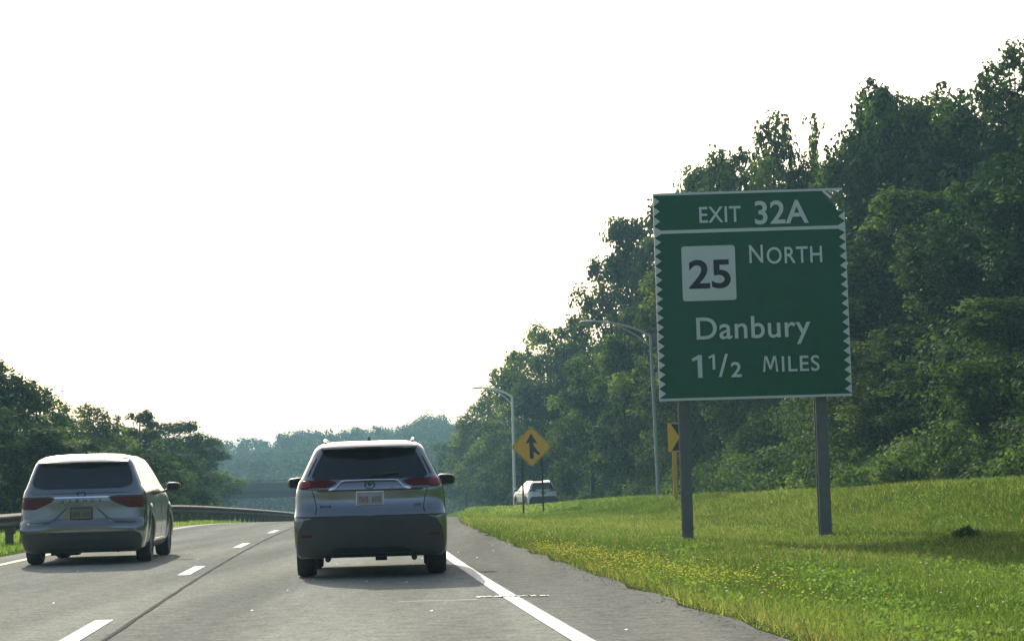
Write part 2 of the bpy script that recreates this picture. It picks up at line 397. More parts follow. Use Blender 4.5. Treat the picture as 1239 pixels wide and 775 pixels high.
blades('verge_grass', 70000, ys_pow(74, 150, 1.3), lambda n, y: R0+rng.random(n)*(ramp_left(y)+1.5), .15, .012, M['grass'], 'far strip of verge grass beside the white car')
blades('ramp_side_grass', 60000, ys_pow(45, 150, 1.2), lambda n, y: SH+ramp_left(y)+RW+rng.random(n)*4.5, .15, .012, M['grass'], 'grass strip at the foot of the wooded hill')
blades('median_grass', 90000, ys_pow(24, 120, 1.3), lambda n, y: GL-.3-rng.random(n)*7, .10, .010, M['grass'], 'green grass on the median behind the guardrail')
def weeds(n, fy, fx, size, label):
    y = fy(n); xo = fx(n, y); x = np.interp(y, np.arange(len(EX)), EX)+xo; q = np.sin(x*2.1+y*.8)*np.sin(y*1.1-x*1.7)
    kp = q+rng.normal(0, .35, n) > .25; x, y = x[kp], y[kp]; n = len(x); z = terrain(x, y)+.02+.10*rng.random(n)**1.3
    s = (size*(.5+rng.random(n)))[:, None]; nr = rng.normal(0, .6, (n, 3)); nr[:, 2] += .8; nr /= np.linalg.norm(nr, axis=1)[:, None]
    t = np.cross(nr, rng.normal(0, 1, (n, 3))); t /= np.linalg.norm(t, axis=1)[:, None]; b = np.cross(nr, t); P = np.stack([x, y, z], 1)
    V = np.stack([P-t*s, P-b*s*.6, P+t*s, P+b*s*.6], 1)
    o = fastmesh('verge_weeds', V, 4, M['grass'], .25+.3*rng.random(n)); tag(o, kind='stuff', label=label)
weeds(90000, ys_pow(12, 45, 1.2), xs_right, .020, 'low broad leaved weeds and clover patches among the verge grass')
M['straw'] = leafmat('dry_grass', (.12, .11, .05), (.24, .21, .10), (.38, .34, .18), trans=.4, hue=0)
blades('dry_grass', 16000, ys_pow(27, 62, 1.1), xs_right, .13, .006, M['straw'], 'dry straw coloured stems scattered round the sign posts')
blades('dry_grass', 5000, ys_pow(13, 40, 1.1), lambda n, y: R0+rng.exponential(.25, n), .08, .006, M['straw'], 'dry straw coloured fringe along the edge of the shoulder')
# tufted weeds near pavement edge, flowers
def flowers(name, n, fy, fx, size, m, label, zr=(.07, .16)):
    y = fy(n); x = np.interp(y, np.arange(len(EX)), EX)+fx(n, y); z = terrain(x, y)+rng.uniform(zr[0], zr[1], n)
    s = size*(.6+.8*rng.random(n))
    V = np.empty((n, 4, 3)); j = lambda: rng.normal(0, .25, n)*s
    V[:, 0] = np.stack([x-s, y+j(), z+j()], 1); V[:, 1] = np.stack([x+j(), y-s, z-s*.35], 1); V[:, 2] = np.stack([x+s, y+j(), z+j()], 1); V[:, 3] = np.stack([x+j(), y+s, z+s*.35], 1)
    o = fastmesh(name, V, 4, m); tag(o, kind='stuff', label=label)
def clump(cs, sy, sx):
    def fy(n):
        global _pk
        _pk = rng.integers(0, len(cs), n); return np.clip(np.array([c[0] for c in cs])[_pk]+rng.normal(0, sy, n), 13, 140)
    def fx(n, y): return np.maximum(np.array([c[1] for c in cs])[_pk]+rng.normal(0, sx, n), R0)
    return fy, fx
fy, fx = clump([(25.5, 2.1), (23.8, 2.0), (22.8, 2.35), (27.5, 2.0), (21.6, 2.3), (29.5, 1.95), (32, 1.9)], .9, .42)
flowers('yellow_wildflowers', 1150, fy, fx, .0105, M['petal_yellow'], 'patch of small yellow flowers along the edge of the shoulder')
fy, fx = clump([(19.5, 2.3), (34, 1.9), (42, 2.1), (60, 1.9), (75, 1.8)], 2.0, .25)
flowers('yellow_wildflowers', 260, fy, fx, .012, M['petal_yellow'], 'scattered small yellow flowers beside the road edge')
flowers('white_wildflowers', 330, ys_pow(17, 60, 1.1), xs_right, .011, M['petal_white'], 'scattered tiny white flowers in the verge grass')

# ------------------------------------------------------------------ foliage
def leafcloud(centers, radii, n, size, flat=.75, up=.35, tone_c=None, seed=0):
    g = np.random.default_rng(seed)
    c = np.asarray(centers, float); r = np.asarray(radii, float)
    p = r**2; k = g.choice(len(c), n, p=p/p.sum())
    dn = g.normal(0, 1, (n, 3)); dn /= np.linalg.norm(dn, axis=1)[:, None]
    dn[:, 2] = np.where(dn[:, 2] < -.75, -dn[:, 2], dn[:, 2])
    rad = r[k]*(g.random(n)**.25)*(1+.18*g.normal(0, 1, n))
    pos = c[k]+dn*rad[:, None]*np.array([1, 1, flat])
    nr = dn+g.normal(0, .55, (n, 3)); nr[:, 2] += up; nr /= np.linalg.norm(nr, axis=1)[:, None]
    t = np.cross(nr, g.normal(0, 1, (n, 3))); t /= np.linalg.norm(t, axis=1)[:, None]+1e-9
    b = np.cross(nr, t); s = (size*(.55+.9*g.random(n)))[:, None]
    V = np.empty((n, 4, 3)); V[:, 0] = pos-t*s; V[:, 1] = pos-b*s*.55+nr*s*.12; V[:, 2] = pos+t*s; V[:, 3] = pos+b*s*.55+nr*s*.12
    tl = g.random(len(c)) if tone_c is None else tone_c
    tone = .06+.80*tl[k]**1.8+.13*g.normal(0, 1, n)
    return V, tone
def crown_data(kind, seed, n=9500):
    """unit crown: height 1, z from 0 to 1, radius about .36"""
    g = np.random.default_rng(seed); C = []; Rr = []
    if kind == 'round':
        for i in range(62):
            a = g.uniform(0, 2*np.pi); z = g.uniform(.03, .94)
            w = .30*math.sin(math.pi*min(.96, (z*.85+.14)))**.65
            q = w*g.uniform(.55, 1.08); C.append((q*math.cos(a), q*math.sin(a), z)); Rr.append(g.uniform(.04, .10)*(1.1-.3*z))
        for z in (.3, .5, .7): C.append((0, 0, z)); Rr.append(.15)
    elif kind == 'tall':
        for i in range(60):
            a = g.uniform(0, 2*np.pi); z = g.uniform(.03, .97)
            w = .24*(1-z)**.55+.015
            q = w*g.uniform(.6, 1.1); C.append((q*math.cos(a), q*math.sin(a), z)); Rr.append(g.uniform(.035, .08)*(1.15-.5*z))
        for z in (.25, .45, .62): C.append((0, 0, z)); Rr.append(.12*(1.1-z))
    elif kind == 'vine':           # ragged top of vine-hung leaders
        for i in range(50):
            a = g.uniform(0, 2*np.pi); z = g.uniform(.03, .70); w = .30*(1.05-z)**.4
            q = w*g.uniform(.5, 1.05); C.append((q*math.cos(a), q*math.sin(a), z)); Rr.append(g.uniform(.04, .08))
        for L in range(5):
            a = g.uniform(0, 2*np.pi); q = g.uniform(.02, .27); x, y = q*math.cos(a), q*math.sin(a); top = g.uniform(.80, .985)-q*.35
            z = .55; r = .075
            while z < top:
                C.append((x, y, z)); Rr.append(r*g.uniform(.8, 1.25)); r = max(.026, r*.86); z += r*1.15; x += g.normal(0, .010); y += g.normal(0, .010)
            for j in range(3):      # side sprays
                zz = g.uniform(.6, top); dx, dy = g.normal(0, .06, 2); C.append((x+dx, y+dy, zz)); Rr.append(g.uniform(.02, .04))
        for z in (.2, .4, .55, .66): C.append((0, 0, z)); Rr.append(.17)
        for j in range(8): a = g.uniform(0, 2*np.pi); C.append((.15*math.cos(a), .15*math.sin(a), g.uniform(.55, .74))); Rr.append(.09)
    elif kind == 'sparse':
        for i in range(40):
            a = g.uniform(0, 2*np.pi); z = g.uniform(.1, .98); w = .26*math.sin(math.pi*min(.97, z*.8+.18))**.6
            q = w*g.uniform(.2, 1.15); C.append((q*math.cos(a), q*math.sin(a), z)); Rr.append(g.uniform(.03, .075))
    C = np.array(C); Rr = np.array(Rr); zm = (C[:, 2]+Rr*.8).max(); C[:, 2] /= zm
    V, t = leafcloud(C, Rr, n, .0112, flat=.95, seed=seed+100)
    return V, t, C
def crown_mesh(kind, seed, n=9500, m='leaf'):
    V, t, C = crown_data(kind, seed, n)
    return fastmesh('crown', V, 4, M[m], t, link=False), C
def trunk_mesh(C, seed):
    g = random.Random(seed); q = MB()
    q.tube([(0, 0, -.06), (0.004, 0, .12), (-.006, .004, .35), (.004, -.003, .6), (0, 0, .8)], [.020, .015, .011, .007, .002], 8)
    idx = g.sample(range(len(C)), min(12, len(C)))
    for i in idx:
        c = Vector(C[i]); z0 = max(.08, c.z-.22-.1*g.random()); p0 = Vector((0, 0, z0)); mid = p0.lerp(c, .5)+Vector((0, 0, -.02))
        q.tube([p0, mid, c], [.0075, .005, .0015], 6)
    me = bpy.data.meshes.new('trunk'); me.from_pydata(q.v, [], q.f); me.materials.append(M['bark']); me.update(); smooth(me, 50); return me
VAR = {}
for kd, seeds, n in (('round', (1, 2, 3), 17000), ('tall', (4, 5), 13000), ('vine', (6, 7, 8), 16000), ('sparse', (9,), 5200)):
    VAR[kd] = []
    for s in seeds:
        me, C = crown_mesh(kd, s, n); VAR[kd].append((me, trunk_mesh(C, s)))
def tree(px, top, Y, kind, width, label, group, idx, name='broadleaf_tree', base=None):
    p = pt(px, top, Y); gz = float(terrain(p.x, Y)) if base is None else base
    H = p.z-gz
    o = empty(name, (p.x, Y, gz), random.uniform(0, 6.28)); tag(o, label, 'tree', group)
    cm, tm = VAR[kind][idx % len(VAR[kind])]
    c0 = .05*H
    c = bpy.data.objects.new('crown', cm); col.objects.link(c); c.parent = o; c.location = (0, 0, c0); sx = width/.66; c.scale = (sx, sx, (H-c0)/1.0)
    t = bpy.data.objects.new('trunk', tm); col.objects.link(t); t.parent = o; t.location = (0, 0, c0); t.scale = (max(sx*.9, 4), max(sx*.9, 4), (H-c0))
    return o
GR = 'trees on the hill to the right of the road'
for a in [
    # skyline row
    (562, 514, 240, 'round', 9, 'low hazy tree at the far end of the right hillside'),
    (592, 478, 215, 'round', 9, 'hazy rounded tree whose top shows left of the farther lamp arm'),
    (634, 424, 195, 'round', 10, 'rounded tree on the skyline above the farther lamp pole'),
    (664, 393, 175, 'round', 9, 'tree topping the slope just above the tall diamond warning sign'),
    (700, 380, 165, 'tall', 8, 'tree directly behind the tip of the nearer lamp arm'),
    (738, 312, 155, 'round', 8, 'dense tree making the first high step of the skyline'),
    (770, 262, 148, 'round', 8, 'dense tall tree just left of the exit sign'),
    (800, 240, 140, 'tall', 8, 'tree behind the upper left corner of the exit sign'),
    (868, 200, 125, 'round', 8, 'tree peeking over the exit sign above the word EXIT'),
    (930, 140, 112, 'sparse', 8, 'ragged vine hung tree rising over the number on the sign'),
    (972, 130, 112, 'vine', 4, 'narrow spire like tree above the right half of the sign'),
    (1050, 98, 98, 'vine', 7.5, 'ragged tree with pointed tips right of the sky gap by the sign'),
    (1106, 106, 96, 'vine', 6, 'dark tree with twin tips at the middle of the right skyline'),
    (896, 178, 118, 'round', 8, 'full rounded tree behind the sign between the low tree and the vine hung tree'),
    (1012, 196, 104, 'round', 6, 'low tree filling the sky gap behind the upper right corner of the sign'),
    (1080, 118, 101, 'round', 9, 'full dark tree between the two ragged crowns on the right skyline'),
    (1135, 122, 95, 'round', 7, 'rounded tree filling the right skyline below the twin tipped tree'),
    (1165, 100, 92, 'vine', 8, 'broad leafy tree left of the tallest tree'),
    (1222, 52, 88, 'sparse', 6, 'tallest tree with thin airy top at the right edge'),
    (1290, 60, 86, 'round', 9, 'tree cut by the right edge of the view'),
    # slope rows
    (612, 508, 185, 'round', 8, 'dark tree low on the slope behind the farther lamp pole'),
    (655, 462, 165, 'round', 8, 'dark mid slope tree above the yellow diamond sign'),
    (712, 430, 140, 'round', 7, 'dark mid slope tree under the nearer lamp arm'),
    (752, 372, 130, 'tall', 7, 'mid slope tree just left of the nearer lamp pole'),
    (820, 330, 118, 'round', 8, 'tree mostly hidden behind the left half of the exit sign'),
    (905, 300, 108, 'round', 8, 'tree mostly hidden behind the middle of the exit sign'),
    (1000, 222, 100, 'vine', 7, 'tree reaching over the upper right corner of the exit sign'),
    (1048, 300, 88, 'round', 7, 'mid slope tree touching the right edge of the exit sign'),
    (1105, 232, 86, 'round', 8, 'deep green tree on the slope right of the exit sign'),
    (1165, 250, 80, 'vine', 7, 'vine covered tree half way up the right slope'),
    (1228, 190, 76, 'round', 7, 'bright leaved tree at the right edge of the slope'),
    (1290, 150, 72, 'round', 8, 'near slope tree mostly outside the right edge'),
    (1080, 395, 80, 'round', 6, 'low tree on the slope below the deep green tree'),
    (1150, 410, 74, 'vine', 6, 'low vine covered tree near the foot of the right slope'),
    (1225, 360, 68, 'round', 6, 'nearest low tree at the right edge above the grass'),
]:
    k_ = int(a[0]) % 5
    tree(*a, GR, k_)
GLT = 'trees beyond the median on the left'
for a in [
    (-35, 400, 80, 'tall', 6, 'dark tree cut by the left edge of the view'),
    (8, 432, 84, 'vine', 6, 'tallest dark tree at the left edge above the guardrail'),
    (34, 462, 90, 'sparse', 4, 'ragged thin tree just right of the tallest left tree'),
    (62, 500, 95, 'round', 5, 'low tree behind the roof of the silver minivan at its left'),
    (94, 488, 108, 'round', 6, 'rounded tree above the middle of the minivan roof'),
    (126, 500, 112, 'vine', 5, 'tree with small pointed tip above the minivan roof'),
    (168, 496, 122, 'tall', 6, 'peaked tree above the right corner of the minivan'),
    (212, 510, 140, 'round', 7, 'rounded tree above the minivan door mirror'),
    (243, 530, 165, 'round', 7, 'last tree of the left row beside the hazy valley'),
    (200, 548, 115, 'round', 6, 'lighter green low tree right of the minivan'),
    (150, 540, 95, 'round', 6, 'dark low tree behind the side windows of the minivan'),
    (20, 520, 72, 'round', 6, 'dark bushy tree behind the guardrail at the left edge'),
    (80, 535, 85, 'round', 6, 'dark bushy tree behind the rear window of the minivan'),
]:
    tree(*a, GLT, int(a[0]) % 4, name='broadleaf_tree')

# undergrowth: masses of vines and shrubs
def undergrowth(name, pts_, rads, n, size, label, m='vine', seed=5):
    V, t = leafcloud(pts_, rads, n, size, flat=.8, seed=seed); t = t+.08
    o = fastmesh(name, V, 4, M[m], t); tag(o, kind='stuff', label=label)
g = np.random.default_rng(11); C = []; Rr = []
for i in range(420):
    Y = 58+150*g.random()**1.25; s = g.exponential(3.0)
    x = float(edge(Y))+SH+float(ramp_left(Y))+RW+2.2+s
    r = g.uniform(.5, 1.35)*(1 if s > 1 else .6)
    z = float(terrain(x, Y))+g.uniform(.0, 1.0)*r + (1.4*g.random() if s > 2.5 else 0)
    C.append((x, Y, z)); Rr.append(r)
undergrowth('hillside_undergrowth', C, Rr, 190000, .085, 'tangled vines and shrubs covering the foot of the wooded hill')
C = []; Rr = []
for i in range(520):
    Y = 66+150*g.random(); s = 3+g.uniform(0, 26)
    x = float(edge(Y))+SH+float(ramp_left(Y))+RW+2.2+s; r = g.uniform(1.0, 2.2)
    C.append((x, Y, float(terrain(x, Y))+.6*r+g.uniform(0, 2.0))); Rr.append(r)
undergrowth('hillside_undergrowth', C, Rr, 140000, .12, 'dark thicket filling the slope between the hillside trees', 'leaf', 6)
C = []; Rr = []
for i in range(420):
    Y = 52+230*g.random()**1.2; x = min(float(edge(Y))+GL-6.2, -.152*Y)-g.exponential(4.0); r = g.uniform(.6, 1.7)
    C.append((x, Y, float(terrain(x, Y))+g.uniform(0, 2.2)*r)); Rr.append(r)
undergrowth('median_undergrowth', C, Rr, 120000, .10, 'dark shrubs massed beyond the median guardrail', 'leaf', 7)

# far wood
SK = [(200, 540), (250, 536), (275, 532), (300, 530), (340, 527), (370, 522), (390, 517), (405, 529), (418, 519), (445, 518), (470, 518), (500, 512), (524, 501), (534, 506), (550, 516), (570, 512), (600, 500)]
def wood(name, rows, label, nper=900, size=.34, seed=3):
    g = np.random.default_rng(seed); C = []; Rr = []
    for (Y, n, drop, x0, x1) in rows:
        for i in range(n):
            px = g.uniform(x0, x1); ty = interp(px, SK)+drop+abs(g.normal(0, 4)); yy = Y+g.uniform(-15, 15)
            p = pt(px, ty, yy); wd = g.uniform(3.0, 5.5)
            z = p.z-wd*.5
            for j in range(5):
                C.append((p.x+g.normal(0, wd*.35), yy+g.normal(0, wd*.35), z-abs(g.normal(0, wd*.4)))); Rr.append(wd*g.uniform(.3, .52))
            z -= wd
            while z > -7: C.append((p.x+g.normal(0, 1), yy, z)); Rr.append(wd*.6); z -= wd*.8
    V, t = leafcloud(C, Rr, nper*sum(r[1] for r in rows), size, flat=.85, seed=seed)
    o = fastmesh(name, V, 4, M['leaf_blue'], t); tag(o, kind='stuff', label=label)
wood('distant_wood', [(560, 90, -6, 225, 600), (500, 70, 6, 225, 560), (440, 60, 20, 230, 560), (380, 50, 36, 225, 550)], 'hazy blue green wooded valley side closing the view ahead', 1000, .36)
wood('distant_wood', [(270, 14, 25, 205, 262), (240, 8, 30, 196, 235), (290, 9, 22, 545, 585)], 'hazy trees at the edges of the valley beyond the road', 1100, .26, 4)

C = []; Rr = []; g = np.random.default_rng(31)  # unseen trees behind the camera, added and heightened to darken car paint reflections
for i in range(420):
    Y = g.uniform(-150, -22); sd = g.choice((-1, 1)); x = (sd*(16+g.exponential(8)) if Y > -110 else g.uniform(-40, 40)) + 4; r = g.uniform(1.8, 3.6)
    C.append((x, Y, g.uniform(0, 13 if Y > -100 else 24))); Rr.append(r*(1 if Y > -100 else 1.6))
undergrowth('reflection_wood', C, Rr, 45000, .34, 'unseen wood added behind the viewpoint to darken reflections in the car paint', 'leaf', 12)

# ------------------------------------------------------------------ overpass
def overpass():
    Y = 262; zt = pt(310, 589, Y).z; zb = pt(310, 602, Y).z
    o = empty('overpass', (-24, Y, -5.0), R(-4)); tag(o, 'dark low road bridge crossing the hazy valley far ahead', 'bridge')
    T, B = zt+5, zb+5
    MB().box((0, 0, T-.25), (88, 11, .5)).build('deck', M['concrete'], o)
    for k in range(5): MB().box((0, -4.6+2.3*k, (T-.5+B)/2), (87.9, .4, T-.5-B)).build('girder', M['girder'], o)
    for s in (-1, 1):
        q = MB().box((0, s*5.3, T+.25), (87.8, .25, .5))
        for k in range(22): q.box((-42+4*k, s*5.3, T+.62), (.12, .12, .3))
        q.box((0, s*5.3, T+.8), (87.7, .1, .08)); q.build('parapet', M['concrete'], o)
    for x in (-16, 8):
        q = MB()
        for y in (-3.6, 0, 3.6): q.tube([(x, y, -2), (x, y, B-.8)], .5, 12)
        q.box((x, 0, B-.4), (1.2, 10, .8)); q.build('pier', M['concrete'], o)
    for x in (-39, 40): MB().box((x, 0, B/2-.5), (14, 10.6, B+.95)).build('abutment', M['concrete'], o)
overpass()

# ------------------------------------------------------------------ guardrail
def guardrail():
    off = -9.15
    o = empty('guardrail', (E_(46)+off, 46, 0)); tag(o, 'weathered steel beam guardrail on dark posts along the median', 'guardrail')
    inv = Vector(o.location)
    W = [(-.155, .0), (-.13, .04), (-.10, .083), (-.055, .083), (-.02, .01), (.02, .01), (.055, .083), (.10, .083), (.13, .04), (.155, 0)]
    y = 20.0; L = 3.81
    post = None; n = 0
    while y < 190:
        for yy in (y, y+L/2):
            x = E_(yy)+off-.02; z = float(zroad(yy))-.1
            if post is None:
                q = MB().box((-.10, 0, .33), (.16, .14, .80)).box((.0, 0, .52), (.05, .12, .34))
                post = q.build('post', M['timber'], o); p = post
            else:
                p = post.copy(); col.objects.link(p); p.parent = o
            p.location = Vector((x, yy, z))-inv
        V = []; F = []
        st = [y, y+L/3, y+2*L/3, y+L+.12]
        for k, s in enumerate(st):
            for dz, dx in W: V.append(Vector((E_(s)+off+dx+(.006 if n % 2 else 0), s, float(zroad(s))+.56+dz))-inv)
        m = len(W)
        for k in range(3):
            for j in range(m-1): F.append((k*m+j, (k+1)*m+j, (k+1)*m+j+1, k*m+j+1))
        nb = len(V)
        V += [v+Vector((-.006, 0, 0)) for v in V]; F += [tuple(i+nb for i in f)[::-1] for f in F]
        mesh('beam', V, F, M['galv_dull'], o)
        y += L; n += 1
guardrail()

# ------------------------------------------------------------------ signs
def text_mesh(body, name, m, parent, box, y, weight=0.0, space=1.0):
    """flat lettering scaled into box (x0,x1,z0,z1) in the sign's own plane at depth y"""
    cu = bpy.data.curves.new(name, 'FONT'); cu.body = body; cu.offset = weight; cu.space_character = space; cu.extrude = .0; cu.resolution_u = 6
    t = bpy.data.objects.new('lettering_source', cu); col.objects.link(t)
    dg = bpy.context.evaluated_depsgraph_get(); me = bpy.data.meshes.new_from_object(t.evaluated_get(dg)); bpy.data.objects.remove(t); bpy.data.curves.remove(cu)
    n = len(me.vertices); a = np.empty(n*3); me.vertices.foreach_get('co', a); a = a.reshape(-1, 3)
    mn, mx = a.min(0), a.max(0); x0, x1, z0, z1 = box
    X = x0+(a[:, 0]-mn[0])/(mx[0]-mn[0])*(x1-x0); Z = z0+(a[:, 1]-mn[1])/(mx[1]-mn[1])*(z1-z0)
    me.vertices.foreach_set('co', np.stack([X, np.full(n, y), Z], 1).astype(np.float32).ravel()); me.update()
    me.name = name; me.materials.clear(); me.materials.append(m)
    o = bpy.data.objects.new(name, me); col.objects.link(o); o.parent = parent; return o

def exit_sign():
    Y = 38.5; c = pt(910, 482, Y); W, H = 3.58, 3.90
    o = empty('exit_sign', (c.x+.07, Y, 0.0), R(-1.0)); tag(o, 'large green exit sign for route 25 north on two steel posts', 'highway sign')
    zb = c.z
    def loc(px, py):
        v = (py-227.5)/254.0; xl = 792+5*v; xr = 1021+8.5*v; py2 = py+(px-910)*.018*v
        v = (py2-227.5)/254.5
        return ((px-xl)/(xr-xl)-.5)*W, zb+H*(1-v)
    def bx(x0, x1, y0, y1):
        a = loc(x0, (y0+y1)/2); b = loc(x1, (y0+y1)/2); t = loc((x0+x1)/2, y0); u = loc((x0+x1)/2, y1); return (a[0], b[0], u[1], t[1])
    zd = loc(910, 275.5)[1]; h = W/2
    MB().prism([(-h, zb), (h, zb), (h, zd-.006), (-h, zd-.006)], 0, .06).build('main_panel', M['green'], o)
    # exit panel with its upper right corner broken away
    zt = zb+H
    cut = [(h, zd+.006), (h, zd+.31), (h-.12, zd+.30), (h-.20, zd+.42), (h-.30, zd+.50), (h-.42, zt-.03), (h-.03, zt-.03), (h-.03, zt), (-h, zt), (-h, zd+.006)]
    MB().prism(cut, .0, .06).build('exit_panel', M['green'], o)
    q = MB(); q.add([(h-.42, -.004, zt-.04), (h-.27, -.05, zt-.205), (h-.23, -.07, zt-.17), (h-.25, -.05, zt-.15), (h-.38, -.004, zt-.03)], [(0, 1, 2, 3, 4)]); q.build('bent_corner', M['legend'], o)
    # saw-tooth border
    yb = -.004; b = .045
    MB().prism([(-h, zb), (h, zb), (h, zb+b), (-h, zb+b)], yb, 0).build('border', M['legend'], o)
    MB().prism([(-h, zt-b), (h-.03, zt-b), (h-.03, zt), (-h, zt)], yb-.001, 0).build('border', M['legend'], o)
    MB().prism([(-h+.1, zd-.032), (h-.1, zd-.032), (h-.1, zd+.032), (-h+.1, zd+.032)], yb-.002, 0).build('border', M['legend'], o)
    for s in (-1, 1):
        def tooth(za, zc, dep):
            p = [(s*h, za), (s*(h-dep), (za+zc)/2), (s*h, zc)]
            if s < 0: p = p[::-1]
            MB().prism(p, -.0035, 0).build('border_tooth', M['legend'], o)
        n = 17; dz = (zd-.10-zb-.05)/n
        for i in range(n): tooth(zb+.05+i*dz, zb+.05+(i+1)*dz, .125)
        tooth(zd-.11, zd+.11, .19)
        n2 = 3 if s < 0 else 1
        dz2 = (zt-.06-zd-.11)/3
        for i in range(n2): tooth(zd+.11+i*dz2, zd+.11+(i+1)*dz2, .12)
    yt = -.006
    text_mesh('EXIT', 'word_exit', M['legend'], o, bx(847.5, 897.5, 246, 265.5), yt, .009, 1.05)
    text_mesh('32A', 'exit_number', M['legend'], o, bx(914, 978.5, 240.5, 269.5), yt, .016, 1.02)
    b4 = bx(826, 890.5, 294, 361.5)
    def rr_(b, r, y, nm, mm, par):
        P = []
        for cx, cz, a0 in ((b[1]-r, b[2]+r, -90), (b[1]-r, b[3]-r, 0), (b[0]+r, b[3]-r, 90), (b[0]+r, b[2]+r, 180)):
            for k in range(5): P.append((cx+r*math.cos(R(a0+22.5*k)), cz+r*math.sin(R(a0+22.5*k))))
        return MB().prism(P, y, y+.004).build(nm, mm, par)
    s = rr_(b4, .05, -.006, 'route_shield', M['legend'], o)
    text_mesh('25', 'numeral', M['black'], s, bx(834, 884.5, 311, 347), -.009, .022, 1.0)
    text_mesh('N', 'word_north', M['legend'], o, bx(907, 923.5, 294.5, 316.5), yt, .007)
    text_mesh('ORTH', 'word_north', M['legend'], o, bx(928, 994.5, 297.5, 318), yt, .009, 1.08)
    text_mesh('Danbury', 'word_danbury', M['legend'], o, bx(842.5, 980, 381.5, 417), yt, .010, 1.05)
    # one and a half, drawn
    q = MB()
    def one(x0, x1, y0, y1, st):
        b_ = bx(x0, x1, y0, y1); w_ = (b_[1]-b_[0]); hh = b_[3]-b_[2]
        q.prism([(b_[1]-st, b_[2]), (b_[1], b_[2]), (b_[1], b_[3]), (b_[1]-st*.8, b_[3]), (b_[0], b_[3]-hh*.16), (b_[0]+w_*.08, b_[3]-hh*.27), (b_[1]-st, b_[3]-hh*.20)], yt, yt+.002)
    one(836.5, 849, 428, 456, .085)
    q.build('numeral_one', M['legend'], o); q = MB()
    one(856.5, 864.5, 427.5, 446, .048)
    a = bx(868.5, 880.5, 427, 455); q.prism([(a[0], a[2]), (a[0]+.055, a[2]), (a[1], a[3]), (a[1]-.055, a[3])], yt, yt+.002)
    q.build('fraction', M['legend'], o)
    text_mesh('2', 'fraction_two', M['legend'], o, bx(883.5, 896.5, 437, 455.5), yt, .018)
    text_mesh('ILES', 'word_miles', M['legend'], o, bx(945, 990.5, 430.5, 449.5), yt, .008, 1.10)
    b_ = bx(922, 940.5, 430.5, 449.5); xa, xb, za, zb_ = b_; xm = (xa+xb)/2; t_ = .042; d_ = .035
    q = MB(); P = lambda p: q.prism(p, yt, yt+.002)
    P([(xa, za), (xa+t_, za), (xa+t_+d_*.4, zb_), (xa+d_, zb_)]); P([(xb-t_, za), (xb, za), (xb-d_, zb_), (xb-t_-d_*.4, zb_)])
    P([(xa+d_, zb_), (xm-.022, za+.06), (xm, za+.03), (xm, za+.11), (xa+t_+d_+.01, zb_)]); P([(xb-d_, zb_), (xb-t_-d_-.01, zb_), (xm, za+.11), (xm, za+.03), (xm+.022, za+.06)])
    q.build('word_miles', M['legend'], o)
    # posts: wide flange steel, and wind beams behind the panel
    for px, wd in ((829.5, .20), (995.5, .215)):
        x = pt(px, 560, Y+.2).x-o.location.x
        q = MB(); q.box((x, .14, (zb+H-.3)/2-.1), (wd, .018, zb+H-.1)); q.box((x, .42, (zb+H-.3)/2-.1), (wd, .018, zb+H-.1)); q.box((x, .28, (zb+H-.3)/2-.1), (.014, .26, zb+H-.1))
        q.box((x, .13, .16), (wd+.04, .03, .03)).box((x, .13, zb-.25), (wd+.02, .025, .12))
        q.build('post', M['post_steel'], o)
    for z in (zb+.4, zb+1.6, zb+2.9, zd+.3): MB().box((0, .095, z), (W-.1, .06, .08)).build('wind_beam', M['galv'], o)
exit_sign()

def merge_sign():
    Y = 86.0; c = pt(643, 540, Y); s = .86; gz = float(terrain(c.x, Y))
    o = empty('merge_sign', (c.x, Y, gz), 0); tag(o, 'yellow diamond merge warning sign on two thin posts near the white car', 'road sign')
    zc = c.z-gz
    def dia(r, k=.06): return [(0-k, -r+k), (k, -r+k), (r-k, -k), (r-k, k), (k, r-k), (-k, r-k), (-r+k, k), (-r+k, -k)]
    sh = lambda P: [(x, z+zc) for x, z in P]
    MB().prism(sh(dia(s)), 0, .004).build('panel', M['warning'], o)
    q = MB(); A, B = sh(dia(s-.035)), sh(dia(s-.06)); n = 8
    for i in range(n): q.prism([A[i], A[(i+1) % n], B[(i+1) % n], B[i]], -.003, 0)
    q.build('border', M['black'], o)
    q = MB()
    q.prism(sh([(-.085, -.50), (.085, -.50), (.085, .22), (-.085, .22)]), -.004, 0)
    q.prism(sh([(-.25, .12), (-.09, .17), (.09, .17), (.25, .12), (0, .56)]), -.0045, 0)
    q.prism(sh([(.085, -.20), (.30, -.36), (.36, -.27), (.26, -.19), (.085, .08)]), -.0043, 0)
    q.build('merge_arrow', M['black'], o)
    for x in (-.40, .42): 
        z0 = float(terrain(c.x+x, Y))-gz-.2
        MB().box((x, .03, (z0+zc+.3)/2), (.075, .045, zc+.3-z0)).build('post', M['green_post'], o)
merge_sign()
def chevron_sign():
    Y = 65.0; w_, h_ = .66, .90; a = pt(808, 529, Y); x = a.x+w_/2; gz = float(terrain(x, Y))
    o = empty('chevron_sign', (x, Y, gz), R(0)); tag(o, 'yellow and black chevron sign half hidden behind the left sign post', 'road sign')
    zc = a.z-gz
    MB().prism([(-w_/2, zc-h_/2), (w_/2, zc-h_/2), (w_/2, zc+h_/2), (-w_/2, zc+h_/2)], 0, .004).build('panel', M['warning'], o)
    MB().prism([(-.22, zc-.42), (.08, zc-.42), (.31, zc), (.08, zc+.42), (-.22, zc+.42), (.04, zc)], -.003, 0).build('chevron', M['black'], o)
    MB().box((-.14, .03, (zc-.2)/2), (.13, .05, zc+.2)).build('post', M['warning_post'], o)
chevron_sign()
def small_post():
    p = pt(1168, 640, 35); return p

